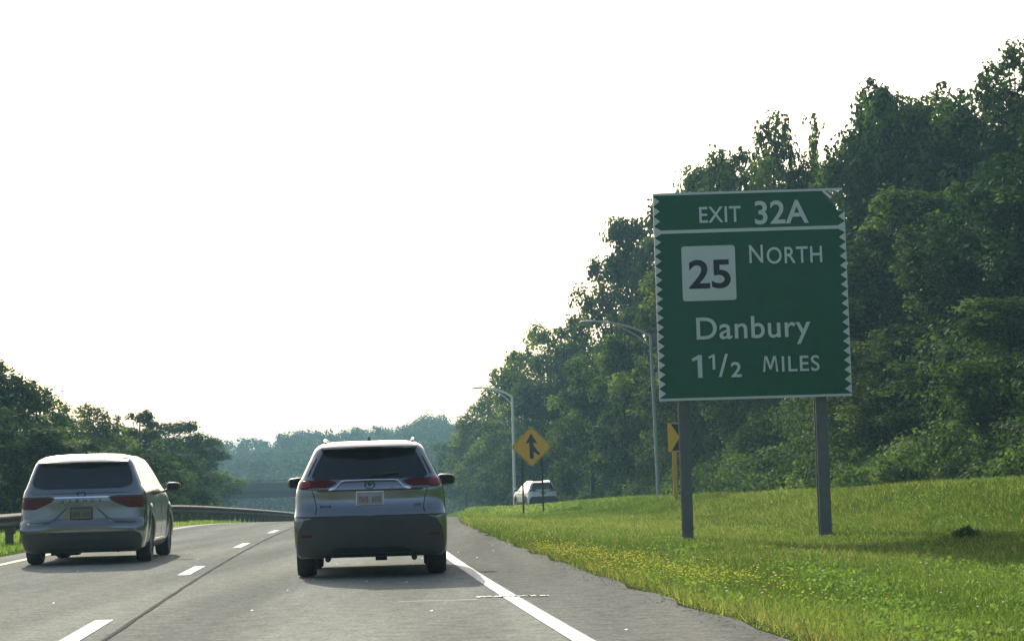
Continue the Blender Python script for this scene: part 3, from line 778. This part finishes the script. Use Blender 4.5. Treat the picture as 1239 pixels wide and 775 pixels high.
# weed clump in the grass
g = np.random.default_rng(21); p = pt(1168, 646, 33); gz = float(terrain(p.x, 33))
V, t = leafcloud([(0, 0, .12), (.16, .05, .09), (-.15, -.03, .10), (.05, .1, .17)], [.13, .10, .11, .09], 420, .03, seed=9)
o = fastmesh('weed_clump', V, 4, M['vine'], t+.1); o.location = (p.x, 33, gz); tag(o, 'small dark leafy weed clump alone in the grass right of the exit sign', 'plant')

# ------------------------------------------------------------------ street lamps
def lamp(px, base_y, top_y, tip_px, tip_y, Y, label, k_=1.0, mm='lamp_pole'):
    b = pt(px[0], base_y, Y); t = pt(px[1], top_y, Y); tip = pt(tip_px, tip_y, Y); gz = float(terrain(b.x, Y))
    o = empty('street_lamp', (b.x, Y, min(gz, b.z))); tag(o, label, 'street lamp', 'lamps on the right of the road')
    L = Vector(o.location); bt = Vector((0, 0, -.1)); tp = t-L; ti = tip-L
    MB().tube([bt, bt.lerp(tp, .5), tp], [.125*k_, .11*k_, .085*k_], 12).build('pole', M[mm], o, 40)
    q = MB().box((0, 0, .06), (.34, .34, .12)); q.build('base_flange', M['galv'], o)
    a = [tp.lerp(ti, k/8)+Vector((0, 0, .28*math.sin(math.pi*k/8*.9)*(1-k/16))) for k in range(9)]
    q = MB().tube(a, [(.075-.003*k)*k_ for k in range(9)], 8)
    lo = tp-Vector((0, 0, .55)); q.tube([lo, lo.lerp(a[4], .5)+Vector((0, 0, .02)), a[5]], .035, 8)
    q.build('arm', M[mm], o, 40)
    h = ti; dx = -1 if ti.x < tp.x else 1
    V = []; F = []; S = [(-.05, .06, .05), (.05, .11, .07), (.35, .15, .085), (.62, .12, .06), (.72, .04, .03)]
    for s, w_, z in S:
        for k in range(8):
            th = 2*math.pi*k/8; V.append((h.x+dx*s-.1*dx, h.y+w_*math.cos(th), h.z+z*math.sin(th)*(1 if math.sin(th) > 0 else .6)))
    for i in range(4):
        for k in range(8): F.append((i*8+k, i*8+(k+1) % 8, i*8+8+(k+1) % 8, i*8+8+k))
    F += [tuple(range(8))[::-1], tuple(range(32, 40))]
    mesh('lamp_head', V, F, M['lamp_head'], o, 50)
lamp((797, 787), 592, 406, 716, 389, 106, 'tall grey street lamp whose pole passes just left of the exit sign', .85, 'lamp_pole_dull')
lamp((623, 620), 608, 480, 581, 469, 148, 'farther street lamp with its pole behind the left tip of the merge sign')

# ------------------------------------------------------------------ vehicles
class Body:
    """closed car body from horizontal slices: z, half width, rear y, front y, rear corner depth, front corner depth, exponent"""
    def __init__(s, rows): s.r = np.array(rows, float)
    def at(s, z): return [float(np.interp(z, s.r[:, 0], s.r[:, k])) for k in range(1, 7)]
    def rear(s, x, z):
        w_, yr, yf, cr, cf, n = s.at(z); a = min(abs(x)/w_, 1.0)
        return yr+cr*(1-(max(0, 1-a**n))**(1/n))
    def front(s, x, z):
        w_, yr, yf, cr, cf, n = s.at(z); a = min(abs(x)/w_, 1.0)
        return yf-cf*(1-(max(0, 1-a**n))**(1/n))
    def side(s, y, z):
        w_, yr, yf, cr, cf, n = s.at(z)
        if y < yr+cr: b = 1-(y-yr)/cr; return w_*(max(0, 1-max(0, b)**n))**(1/n)
        if y > yf-cf: b = 1-(yf-y)/cf; return w_*(max(0, 1-max(0, b)**n))**(1/n)
        return w_
    def ring(s, z):
        w_, yr, yf, cr, cf, n = s.at(z); P = []; K = 14
        for k in range(2*K+1):
            a = math.pi*(k/(2*K))-math.pi/2; sx = math.sin(a); c = math.cos(a)
            P.append((w_*math.copysign(abs(sx)**(2/n), sx), yr+cr*(1-max(c, 0)**(2/n))))
        for k in range(1, 14): P.append((w_, yr+cr+(yf-cf-yr-cr)*k/14))
        for k in range(2*K+1):
            a = math.pi/2-math.pi*(k/(2*K)); sx = math.sin(a); c = math.cos(a)
            P.append((w_*math.copysign(abs(sx)**(2/n), sx), yf-cf*(1-max(c, 0)**(2/n))))
        for k in range(1, 14): P.append((-w_, yf-cf-(yf-cf-yr-cr)*k/14))
        return P
    def build(s, name, m, parent, wheels, wr, sub=3):
        zs = []
        Z = s.r[:, 0]
        for i in range(len(Z)-1):
            k = max(1, int(round((Z[i+1]-Z[i])/.045)))
            zs += [Z[i]+(Z[i+1]-Z[i])*j/k for j in range(k)]
        zs.append(Z[-1]); V = []; F = []
        n = len(s.ring(zs[0]))
        for z in zs: V += [(x, y, z) for x, y in s.ring(z)]
        for i in range(len(zs)-1):
            for j in range(n): F.append((i*n+j, i*n+(j+1) % n, (i+1)*n+(j+1) % n, (i+1)*n+j))
        F.append(tuple(range(n))[::-1]); F.append(tuple(range((len(zs)-1)*n, len(zs)*n)))
        o = mesh(name, V, F, m, None)
        # wheel openings
        q = MB()
        for (x, y) in wheels:
            s_ = 1 if x > 0 else -1
            prof = [(s_*.0, .001), (s_*.0, wr), (s_*.6, wr), (s_*.6, .001)]
            b = len(q.v); K = 28
            for xx in (x-s_*.20, x+s_*.45):
                for k in range(K):
                    th = 2*math.pi*k/K; q.v.append((xx, y+wr*math.cos(th), wr*.95+wr*math.sin(th)))
            for k in range(K): q.f.append((b+k, b+(k+1) % K, b+K+(k+1) % K, b+K+k) if s_ > 0 else (b+k, b+K+k, b+K+(k+1) % K, b+(k+1) % K))
            f1 = tuple(b+k for k in range(K)); f2 = tuple(b+K+k for k in range(K))
            q.f += [f1[::-1], f2] if s_ > 0 else [f1, f2[::-1]]
        cut = q.build('arch_cutter', M['under'], None)
        import bmesh
        for ob in (cut, o):
            bm = bmesh.new(); bm.from_mesh(ob.data); bmesh.ops.recalc_face_normals(bm, faces=bm.faces); bm.to_mesh(ob.data); bm.free()
        md = o.modifiers.new('arches', 'BOOLEAN'); md.operation = 'DIFFERENCE'; md.object = cut; md.solver = 'EXACT'
        dg = bpy.context.evaluated_depsgraph_get(); me = bpy.data.meshes.new_from_object(o.evaluated_get(dg))
        o.modifiers.clear(); o.data = me; me.name = name; bpy.data.objects.remove(cut)
        smooth(me, 28); o.parent = parent; return o
def patch(body, name, m, parent, zs, left, right, off=.006, face='rear', cols=12, thick=.012, sm=50):
    """panel lying on the body surface; left/right give the horizontal extent at each z"""
    rows = []; zz = []
    for i in range(len(zs)-1):
        k = max(1, int(abs(zs[i+1]-zs[i])/.04))
        zz += [(zs[i]+(zs[i+1]-zs[i])*j/k) for j in range(k)]
    zz.append(zs[-1])
    asc = zs[0] < zs[-1]
    f = lambda tab, z: float(np.interp(z, zs if asc else zs[::-1], tab if asc else tab[::-1]))
    def surf(h, z, o_):
        if face == 'rear': return (h, body.rear(h, z)-o_, z)
        if face == 'front': return (h, body.front(h, z)+o_, z)
        if face == 'right': return (body.side(h, z)+o_, h, z)
        if face == 'left': return (-body.side(h, z)-o_, h, z)
    V = []; n = cols+1; m_ = len(zz)
    for o_ in (off, off-thick):
        for z in zz:
            a, b = f(left, z), f(right, z)
            for j in range(n): V.append(surf(a+(b-a)*j/cols, z, o_))
    F = []; S = m_*n
    for i in range(m_-1):
        for j in range(cols): F.append((i*n+j, i*n+j+1, (i+1)*n+j+1, (i+1)*n+j))
    rim = [j for j in range(n)]+[i*n+cols for i in range(1, m_)]+[(m_-1)*n+j for j in range(cols-1, -1, -1)]+[i*n for i in range(m_-2, 0, -1)]
    for k in range(len(rim)): a, b = rim[k], rim[(k+1) % len(rim)]; F.append((b, a, a+S, b+S))
    if (face in ('front', 'left')) != (not asc): F = [q[::-1] for q in F]
    return mesh(name, V, F, m, parent, sm)
def wheel(parent, x, y, r, wd):
    s = 1 if x > 0 else -1
    w_ = MB().lathe([(s*(wd*.5-.045), .001), (s*(wd*.5-.045), .055), (s*(wd*.5-.03), .055), (s*(wd*.5-.03), .001)], 16).build('wheel', M['rim'], parent, 40)
    w_.location = (x, y, r)
    h = wd/2
    prof = [(-h+.01, r*.66), (-h, r*.8), (-h+.004, r*.93), (-h+.03, r*.985), (-h*.5, r), (0, r*1.0), (h*.5, r), (h-.03, r*.985), (h-.004, r*.93), (h, r*.8), (h-.01, r*.66), (0, r*.62)]
    MB().lathe(prof, 40).build('tyre', M['tyre'], w_, 40)
    q = MB(); q.lathe([(s*(h-.015), r*.655), (s*(h-.02), r*.61), (s*(h-.1), r*.58), (s*(h-.1), r*.64)], 40)
    for k in range(10):
        th = 2*math.pi*k/10; ro = Matrix.Rotation(th, 3, 'X')
        q.box(ro @ Vector((s*(h-.045), 0, r*.34)), (.022, .042 if k % 2 else .03, r*.56), ro)
    q.lathe([(s*(h-.13), .01), (s*(h-.13), r*.56), (s*(h-.14), r*.56), (s*(h-.14), .01)], 24)
    q.build('rim', M['rim'], w_, 40)
    return w_
def mirror(parent, x, y, z, s, m):
    V = []; F = []; K = 12; st = [(-.09, .6), (-.06, .92), (0, 1.0), (.08, .8), (.12, .35)]
    for yy, k in st:
        for i in range(K):
            th = 2*math.pi*i/K; cx = math.copysign(abs(math.cos(th))**.6, math.cos(th)); cz = math.copysign(abs(math.sin(th))**.6, math.sin(th))
            V.append((x+s*0+.125*k*cx, y+yy, z+.078*k*cz*(1-.12*cx*s)))
    for i in range(len(st)-1):
        for j in range(K): F.append((i*K+j, i*K+(j+1) % K, (i+1)*K+(j+1) % K, (i+1)*K+j))
    F += [tuple(range(K))[::-1], tuple(range((len(st)-1)*K, len(st)*K))]
    o = mesh('door_mirror', V, F, m, parent, 50)
    MB().tube([(x-s*.08, y+.03, z-.04), (x-s*.2, y+.05, z-.085)], .022, 8).build('mirror_stalk', M['plastic'], o)
    MB().box((x, y-.092, z), (.17, .006, .10)).build('mirror_glass', M['glass'], o)
def badge(body, parent, text, x0, x1, z0, z1, m, name='badge'):
    t = text_mesh(text, name, m, parent, (x0, x1, z0, z1), 0, .004 if 'N' in text or 'M' in text else .012, 1.0)
    for v in t.data.vertices: v.co.y = body.rear(v.co.x, v.co.z)-.009
    return t
def fin(parent, y, z, m):
    q = MB(); q.add([(-.022, y, z), (.022, y, z), (.022, y+.19, z), (-.022, y+.19, z), (-.006, y+.01, z+.062), (.006, y+.01, z+.062), (.004, y+.06, z+.05), (-.004, y+.06, z+.05)],
          [(0, 1, 5, 4), (1, 2, 6, 5), (2, 3, 7, 6), (3, 0, 4, 7), (4, 5, 6, 7)])
    q.build('roof_antenna', m, parent)

def suv(loc, rz, label, paint, group=None):
    o = empty('suv', loc, rz); tag(o, label, 'car', group)
    #      z    w    yr   yf    cr   cf   n
    B = Body([(.25, .86, .12, 4.40, .25, .30, 3.6), (.30, .905, .05, 4.50, .25, .35, 3.6), (.40, .918, .015, 4.57, .26, .40, 3.2), (.60, .925, .0, 4.59, .28, .45, 3.0),
              (.735, .925, .0, 4.58, .30, .50, 3.0), (.765, .924, .020, 4.55, .30, .50, 3.0), (.80, .92, .055, 4.50, .32, .50, 3.0), (.90, .917, .10, 4.4, .33, .52, 3.0), (.95, .915, .105, 4.33, .34, .55, 3.0),
              (1.03, .905, .105, 4.0, .34, .60, 3.0), (1.08, .895, .105, 3.55, .34, .60, 3.0), (1.17, .865, .14, 3.36, .30, .50, 3.0), (1.21, .835, .17, 3.30, .28, .45, 3.0),
              (1.40, .745, .275, 2.98, .26, .40, 3.2), (1.55, .675, .375, 2.62, .24, .40, 3.2), (1.60, .635, .41, 2.45, .26, .45, 3.2), (1.635, .57, .48, 2.28, .30, .5, 3.0), (1.655, .46, .60, 2.05, .3, .5, 2.8), (1.662, .30, .8, 1.8, .3, .5, 2.6)])
    wx, wy0, wy1, r = .805, .99, 3.68, .357
    B.build('body', paint, o, [(wx+.02, wy0), (-wx-.02, wy0), (wx+.02, wy1), (-wx-.02, wy1)], .405)
    # black lower bumper and sill cladding
    patch(B, 'rear_bumper', M['plastic'], o, [.255, .30, .40, .60, .70, .745], [-.85, -.89, -.895, -.86, -.80, -.66], [.85, .89, .895, .86, .80, .66], .012, cols=26)
    patch(B, 'skid_trim', M['under'], o, [.27, .33, .37], [-.45, -.48, -.40], [.45, .48, .40], .022, cols=12)
    # silver bumper shoulder over the black part
    patch(B, 'rear_window', M['glass'], o, [1.195, 1.23, 1.35, 1.50, 1.545], [-.66, -.705, -.655, -.575, -.545], [.66, .705, .655, .575, .545], .006, cols=18)
    for s in (-1, 1):
        a = sorted
        L = lambda *v: [x*s for x in v]
        def P(name, m, zs, inn, out, off, cols=10, par=o, th=.012):
            l, r_ = (L(*inn), L(*out)) if s > 0 else (L(*out), L(*inn)); return patch(B, name, m, par, zs, l, r_, off, cols=cols, thick=th)
        t = P('tail_lamp', M['lamp_red'], [1.085, 1.11, 1.16, 1.19], [.60, .48, .40, .50], [.84, .868, .858, .82], .016)
        P('lamp_lens', M['lamp_clear'], [1.07, 1.082, 1.095], [.50, .50, .54], [.74, .74, .72], .018, par=t)
        P('lamp_lens', M['lamp_bright'], [1.10, 1.12, 1.17, 1.185], [.76, .72, .72, .76], [.845, .866, .852, .83], .021, 5, par=t, th=.004)
        P('bumper_seam', M['under'], [.745, .752], [.05, .05], [.90, .90], .0145, 12, th=.004)
        P('reflector', M['lamp_red'], [.50, .535], [.70, .70], [.83, .83], .018, 4, th=.006)
        P('hatch_seam', M['under'], [.78, .84, .95, 1.06], [.66, .64, .66, .69], [.668, .648, .668, .698], .002, 2, th=.002)
        P('pillar_quarter_glass', M['glass'], [1.24, 1.30, 1.46], [.735, .71, .635], [.765, .74, .660], .003, 2, th=.004)
        f = 'right' if s > 0 else 'left'
        patch(B, 'side_window', M['glass'], o, [1.20, 1.40, 1.53], [.62, .80, .98], [1.95, 1.97, 1.98], .004, f, 12)
        patch(B, 'side_window', M['glass'], o, [1.20, 1.40, 1.53], [2.03, 2.05, 2.06], [3.05, 2.80, 2.50], .004, f, 12)
        patch(B, 'sill_cladding', M['plastic'], o, [.255, .31, .42], [1.42, 1.42, 1.40], [3.26, 3.26, 3.28], .014, f, 8)
        patch(B, 'door_handle', M['chrome'], o, [.99, 1.02], [1.62, 1.62], [1.82, 1.82], .03, f, 3, .03)
        # arch lips
        for wy in (wy0, wy1):
            q = MB(); V = []; K = 18
            for k in range(K+1):
                th = math.pi*(k/K)*1.12-.19
                for rr, dx in ((.398, .012), (.45, .012), (.455, -.02)):
                    y, z = wy+rr*math.cos(th), .385+rr*math.sin(th); V.append((s*(B.side(y, max(z, .22))+dx), y, z))
            F = []
            for k in range(K):
                for j in (0, 1): F.append((k*3+j, k*3+3+j, k*3+4+j, k*3+1+j) if s > 0 else (k*3+j, k*3+1+j, k*3+4+j, k*3+3+j))
            mesh('arch_trim', V, F, M['plastic'], o, 50)
        mirror(o, s*1.01, 3.12, 1.165, s, M['plastic'])
        MB().tube([(s*.53, .55, 1.645), (s*.545, .75, 1.675), (s*.55, 1.4, 1.69), (s*.54, 2.2, 1.68), (s*.52, 2.35, 1.65)], .018, 8).build('roof_rail', M['chrome'], o, 50)
        for wy in (wy0, wy1): wheel(o, s*wx, wy, r, .235)
    # arched bright trim over the plate, drawn as a narrow band
    pts = [(-.50, 1.068), (-.42, 1.085), (-.345, 1.165), (-.30, 1.18), (0, 1.185), (.30, 1.18), (.345, 1.165), (.42, 1.085), (.50, 1.068)]
    V = []; F = []; K = 60; xs = np.linspace(-.50, .50, K)
    for x in xs:
        z = float(np.interp(x, [p[0] for p in pts], [p[1] for p in pts]))
        for dz, dy in ((-.012, .004), (-.012, .024), (.012, .024), (.012, .004)): V.append((x, B.rear(x, z+dz)-dy, z+dz))
    for i in range(K-1):
        for j in range(3): F.append((i*4+j, i*4+4+j, i*4+5+j, i*4+1+j))
    mesh('plate_arch_trim', V, F, M['silver'] if paint != M['silver'] else M['chrome'], o, 60)
    patch(B, 'garnish', M['plastic'], o, [1.045, 1.066], [-.62, -.66], [.62, .66], .008, cols=24)
    # emblem: oval ring
    V = []; F = []; K = 28
    for k in range(K):
        th = 2*math.pi*k/K
        for rr in (.78, 1.0): V.append((.068*rr*math.cos(th), B.rear(0, 1.11)-.014, 1.115+.046*rr*math.sin(th)))
    for k in range(K): F.append((2*k, 2*k+1, (2*k+3) % (2*K), (2*k+2) % (2*K)))
    q = MB().add(V, F)
    q.add([(.045*math.cos(t)*.5, B.rear(0, 1.11)-.013, 1.125+.03*math.sin(t)*.7) for t in np.linspace(0, 2*math.pi, 12, endpoint=False)], [tuple(range(12))])
    q.build('emblem', M['plastic'], o)
    # licence plate
    pz = .95; py = B.rear(0, pz)
    pl = MB().box((0, py-.018, pz), (.31, .012, .16)).build('licence_plate', M['plate'], o)
    MB().box((0, py-.008, pz), (.335, .012, .185)).build('plate_frame', M['white_car'], o)
    q = MB(); rr = random.Random(5)
    for i in range(7):
        x = -.115+.0385*i; 
        if i == 3: continue
        q.box((x-.009, py-.026, pz-.008), (.006, .002, .07)); q.box((x+.009, py-.026, pz-.008), (.006, .002, .07)); q.box((x, py-.0262, pz-.008+rr.choice((-.03, 0, .03))), (.018, .002, .008))
    q.build('plate_number', M['plate_ink'], pl)['kind'] = 'stuff'
    MB().tube([(0.27, B.rear(.27, 1.02)-.02, 1.075), (.27, B.rear(.27, 1.02)-.03, 1.072)], .016, 12).build('camera_cap', M['chrome'], o)
    badge(B, o, 'RAV4', -.60, -.47, .855, .885, M['plastic']); badge(B, o, 'AWD', .53, .62, .855, .885, M['plastic'])
    # roof spoiler
    V = []; F = []; K = 20
    for k in range(K+1):
        x = -.585+1.17*k/K; e = 1-abs(x/.585)**6
        for y, z in ((.235+.03*(1-e), 1.560), (.225+.03*(1-e), 1.580), (.30, 1.625-.02*(1-e)), (.55, 1.655-.03*(1-e)), (.45, 1.57), (.30, 1.548)): V.append((x, y+.07*(abs(x)/.585)**2, z))
    for k in range(K):
        for j in range(6): a = k*6+j; b = k*6+(j+1) % 6; F.append((a, a+6, b+6, b))
    F += [tuple(range(6)), tuple(range(K*6, K*6+6))[::-1]]
    sp = mesh('roof_spoiler', V, F, paint, o, 35)
    MB().box((0, .222, 1.567), (.30, .01, .014)).build('brake_light', M['lamp_red'], sp)
    MB().tube([(-.02, B.rear(0, 1.22)-.02, 1.225), (.18, B.rear(0, 1.235)-.03, 1.25), (.36, B.rear(.3, 1.26)-.02, 1.265)], .010, 6).build('rear_wiper', M['plastic'], o)
    fin(o, .75, 1.652, M['plastic'])
    # underbody, exhausts, axle beam
    MB().box((0, 2.3, .34), (1.2, 3.8, .14)).build('floor_pan', M['under'], o)
    q = MB().tube([(-.55, wy0, .30), (.55, wy0, .30)], .05, 8)
    for x in (-.52, .52): q.tube([(x, .10, .235), (x, .6, .25)], .035, 10)
    q.box((.12, .5, .225), (.14, .3, .05)); q.build('exhaust', M['under'], o)
    # windscreen and front end
    patch(B, 'windscreen', M['glass'], o, [1.16, 1.35, 1.53], [-.72, -.66, -.58], [.72, .66, .58], .005, 'front', 12)
    for s in (-1, 1): patch(B, 'headlamp', M['lamp_clear'], o, [.78, .88], ([.45, .5] if s > 0 else [-.82, -.80]), ([.82, .80] if s > 0 else [-.45, -.5]), .008, 'front', 8)
    patch(B, 'grille', M['plastic'], o, [.35, .5, .8], [-.55, -.5, -.38], [.55, .5, .38], .01, 'front', 10)
    return o
def place(Y, x): return (x, Y, float(zroad(Y)))
suv((-1.77, 24.95, 0), R(3.5), 'silver suv ahead in the right lane, seen from behind', M['silver'])
wz = float(terrain(1.75, 129))
s2 = suv((pt(658, 604, 127).x, 127, float(ramp_z(127))+.03), R(13), 'white car half hidden by grass, merging beside the yellow diamond sign', M['white_car'])

def minivan(loc, rz):
    o = empty('minivan', loc, rz); tag(o, 'silver minivan in the left lane beside the guardrail', 'minivan')
    paint = M['silver_van']
    B = Body([(.19, .84, .20, 4.95, .3, .3, 3.2), (.25, .93, .08, 5.05, .3, .35, 3.2), (.38, .965, .02, 5.13, .32, .40, 3.0), (.52, .985, .0, 5.16, .34, .45, 2.9),
              (.60, .99, .0, 5.15, .36, .5, 2.8), (.66, .99, .035, 5.10, .36, .5, 2.8), (.72, .985, .095, 5.05, .38, .5, 2.8), (.88, .98, .105, 4.90, .40, .55, 2.7),
              (1.02, .97, .11, 4.55, .40, .6, 2.7), (1.10, .955, .125, 4.25, .38, .6, 2.7), (1.17, .93, .16, 4.05, .34, .6, 2.8), (1.22, .90, .185, 3.95, .32, .6, 2.9),
              (1.40, .835, .25, 3.55, .28, .5, 3.0), (1.58, .77, .34, 3.10, .26, .5, 3.0), (1.65, .725, .39, 2.90, .28, .5, 3.0), (1.70, .64, .48, 2.70, .34, .5, 2.9), (1.73, .50, .65, 2.4, .4, .5, 2.6), (1.742, .3, .95, 2.0, .4, .5, 2.5)])
    wx, wy0, wy1, r = .865, 1.11, 4.17, .355
    B.build('body', paint, o, [(wx+.02, wy0), (-wx-.02, wy0), (wx+.02, wy1), (-wx-.02, wy1)], .40)
    patch(B, 'rear_bumper', M['plastic'], o, [.195, .25, .38, .48, .515], [-.82, -.90, -.93, -.90, -.80], [.82, .90, .93, .90, .80], .012, cols=26)
    patch(B, 'rear_window', M['glass'], o, [1.19, 1.22, 1.30, 1.50, 1.565, 1.585], [-.60, -.74, -.785, -.735, -.70, -.62], [.60, .74, .785, .735, .70, .62], .006, cols=20)
    patch(B, 'tailgate_ledge', paint, o, [1.12, 1.15, 1.17], [-.80, -.83, -.80], [.80, .83, .80], .022, cols=22, thick=.03)
    for s in (-1, 1):
        def P(name, m, zs, inn, out, off, cols=10, par=o, th=.012):
            l, r_ = ([x*s for x in inn], [x*s for x in out]) if s > 0 else ([x*s for x in out], [x*s for x in inn]); return patch(B, name, m, par, zs, l, r_, off, cols=cols, thick=th)
        t = P('tail_lamp', M['lamp_red'], [.88, .93, .99, 1.045, 1.07], [.72, .60, .47, .42, .50], [.93, .955, .962, .950, .935], .014)
        P('lamp_lens', M['plastic'], [1.045, 1.06, 1.072], [.44, .46, .5], [.93, .935, .93], .017, par=t)
        P('bumper_vent', M['plastic'], [.60, .70, .80], [.955, .95, .945], [.975, .972, .965], .004, 3, th=.006)
        # raised fold that frames the plate
        V = []; F = []; K = 30
        pts = [(.235, .90), (.26, .86), (.42, .71), (.52, .665), (.84, .65)]
        for k in range(K):
            x = .235+(.84-.235)*k/(K-1); z = float(np.interp(x, [p[0] for p in pts], [p[1] for p in pts]))
            for dz, dy in ((-.016, .001), (0, .020), (.02, .001)): V.append((s*x, B.rear(x, z+dz)-dy, z+dz))
        for k in range(K-1):
            for j in range(2): a = k*3+j; F.append((a, a+3, a+4, a+1) if s > 0 else (a, a+1, a+4, a+3))
        mesh('body_crease', V, F, paint, o, 60)
        f = 'right' if s > 0 else 'left'
        patch(B, 'side_window', M['glass'], o, [1.23, 1.42, 1.555], [.66, .72, .80], [1.55, 1.50, 1.46], .004, f, 12)
        patch(B, 'side_window', M['glass'], o, [1.22, 1.42, 1.57], [1.66, 1.62, 1.58], [2.72, 2.68, 2.60], .004, f, 12)
        patch(B, 'side_window', M['glass'], o, [1.21, 1.42, 1.55], [2.80, 2.76, 2.70], [3.72, 3.42, 3.10], .004, f, 12)
        patch(B, 'sill_cladding', M['plastic'], o, [.20, .26, .31], [1.54, 1.54, 1.54], [3.74, 3.74, 3.74], .012, f, 8)
        patch(B, 'sill_strip', M['chrome'], o, [.315, .345], [1.56, 1.56], [3.72, 3.72], .016, f, 8)
        patch(B, 'door_handle', M['chrome'], o, [1.02, 1.05], [1.75, 1.75], [1.97, 1.97], .03, f, 3, .03)
        patch(B, 'door_seam', M['under'], o, [.36, .8, 1.2], [1.60, 1.59, 1.60], [1.608, 1.598, 1.608], .002, f, 1, .002)
        patch(B, 'door_seam', M['under'], o, [.36, .8, 1.2], [2.74, 2.75, 2.75], [2.748, 2.758, 2.758], .002, f, 1, .002)
        # flared haunch above the rear wheel and front wing
        for wy, L_ in ((wy0, .60), (wy1, .56)):
            V = []; F = []; K = 24
            for k in range(K+1):
                th = math.pi*(k/K)*1.06-.09
                for rr, dx in ((.40, .004), (.41, .022), (.47, .024), (.55, .004), (.58, -.01)):
                    y, z = wy+rr*math.cos(th), .375+rr*math.sin(th); V.append((s*(B.side(y, max(z, .22))+dx), y, z))
            for k in range(K):
                for j in range(4): a = k*5+j; F.append((a, a+5, a+6, a+1) if s > 0 else (a, a+1, a+6, a+5))
            mesh('wheel_arch', V, F, paint, o, 60)
            wheel(o, s*wx, wy, r, .235)
        mirror(o, s*1.115, 3.62, 1.19, s, M['plastic'])
    pz = .80; py = B.rear(0, pz)
    pl = MB().box((0, py-.018, pz), (.31, .012, .16)).build('licence_plate', M['plate_dark'], o)
    MB().box((0, py-.008, pz), (.345, .012, .20)).build('plate_frame', M['plastic'], o)
    q = MB(); rr = random.Random(8)
    for i in range(7):
        if i == 3: continue
        x = -.115+.0385*i; q.box((x-.009, py-.026, pz-.008), (.006, .002, .07)); q.box((x+.009, py-.026, pz-.008), (.006, .002, .07)); q.box((x, py-.0262, pz-.008+rr.choice((-.03, 0, .03))), (.018, .002, .008))
    q.build('plate_number', M['plate_ink2'], pl)['kind'] = 'stuff'
    patch(B, 'chrome_bar', M['chrome'], o, [1.045, 1.065], [-.42, -.42], [.42, .42], .012, cols=20)
    for i, ch in enumerate('SIENNA'):
        x = -.29+.116*i; badge(B, o, ch, x-.026 if ch != 'I' else x-.006, x+.026 if ch != 'I' else x+.006, .975, 1.022, M['plastic'], 'letter')
    V = []; F = []; K = 24
    for k in range(K):
        th = 2*math.pi*k/K
        for rr_ in (.75, 1.0): V.append((.07*rr_*math.cos(th), B.rear(0, 1.10)-.016, 1.10+.045*rr_*math.sin(th)))
    for k in range(K): F.append((2*k, 2*k+1, (2*k+3) % (2*K), (2*k+2) % (2*K)))
    mesh('emblem', V, F, M['plastic'], o)
    V = []; F = []; K = 20
    for k in range(K+1):
        x = -.70+1.40*k/K; e = abs(x)/.70
        for y, z in ((.24, 1.588), (.235, 1.605), (.34, 1.665-.04*e**4), (.62, 1.722-.09*e**4), (.5, 1.62), (.34, 1.58)): V.append((x, y+.12*e**3, z))
    for k in range(K):
        for j in range(6): a = k*6+j; b = k*6+(j+1) % 6; F.append((a, a+6, b+6, b))
    F += [tuple(range(6)), tuple(range(K*6, K*6+6))[::-1]]
    sp = mesh('roof_spoiler', V, F, paint, o, 40)
    MB().box((0, .232, 1.596), (.34, .01, .012)).build('brake_light', M['lamp_red'], sp)
    fin(o, .80, 1.727, M['plastic'])
    MB().box((0, 2.5, .27), (1.3, 4.2, .14)).build('floor_pan', M['under'], o)
    q = MB().tube([(-.62, wy0, .30), (.62, wy0, .30)], .05, 8); q.box((-.32, .62, .22), (.42, .34, .14)); q.tube([(.55, .18, .22), (.55, .9, .24)], .035, 10)
    q.build('exhaust', M['under'], o)
    patch(B, 'windscreen', M['glass'], o, [1.18, 1.35, 1.58], [-.78, -.74, -.64], [.78, .74, .64], .005, 'front', 12)
    for s in (-1, 1): patch(B, 'headlamp', M['lamp_clear'], o, [.72, .84], ([.5, .55] if s > 0 else [-.88, -.86]), ([.88, .86] if s > 0 else [-.5, -.55]), .008, 'front', 8)
    patch(B, 'grille', M['plastic'], o, [.3, .45, .7], [-.7, -.65, -.45], [.7, .65, .45], .01, 'front', 10)
    return o
minivan((-6.80, 32.3, 0), R(4.2))

# ------------------------------------------------------------------ haze
hz = MB().box((0, 1000, 20), (2600, 3000, 60)).build('haze', None)
hm = bpy.data.materials.new('valley_haze'); hm.use_nodes = True; hn = hm.node_tree
for n in list(hn.nodes):
    if n.type == 'BSDF_PRINCIPLED': hn.nodes.remove(n)
pv = hn.nodes.new('ShaderNodeVolumePrincipled'); pv.inputs['Color'].default_value = (.42, .78, 1.0, 1); pv.inputs['Density'].default_value = .00030; pv.inputs['Anisotropy'].default_value = .3
hn.links.new(pv.outputs[0], [n for n in hn.nodes if n.type == 'OUTPUT_MATERIAL'][0].inputs['Volume'])
hz.data.materials.append(hm); tag(hz, kind='stuff')
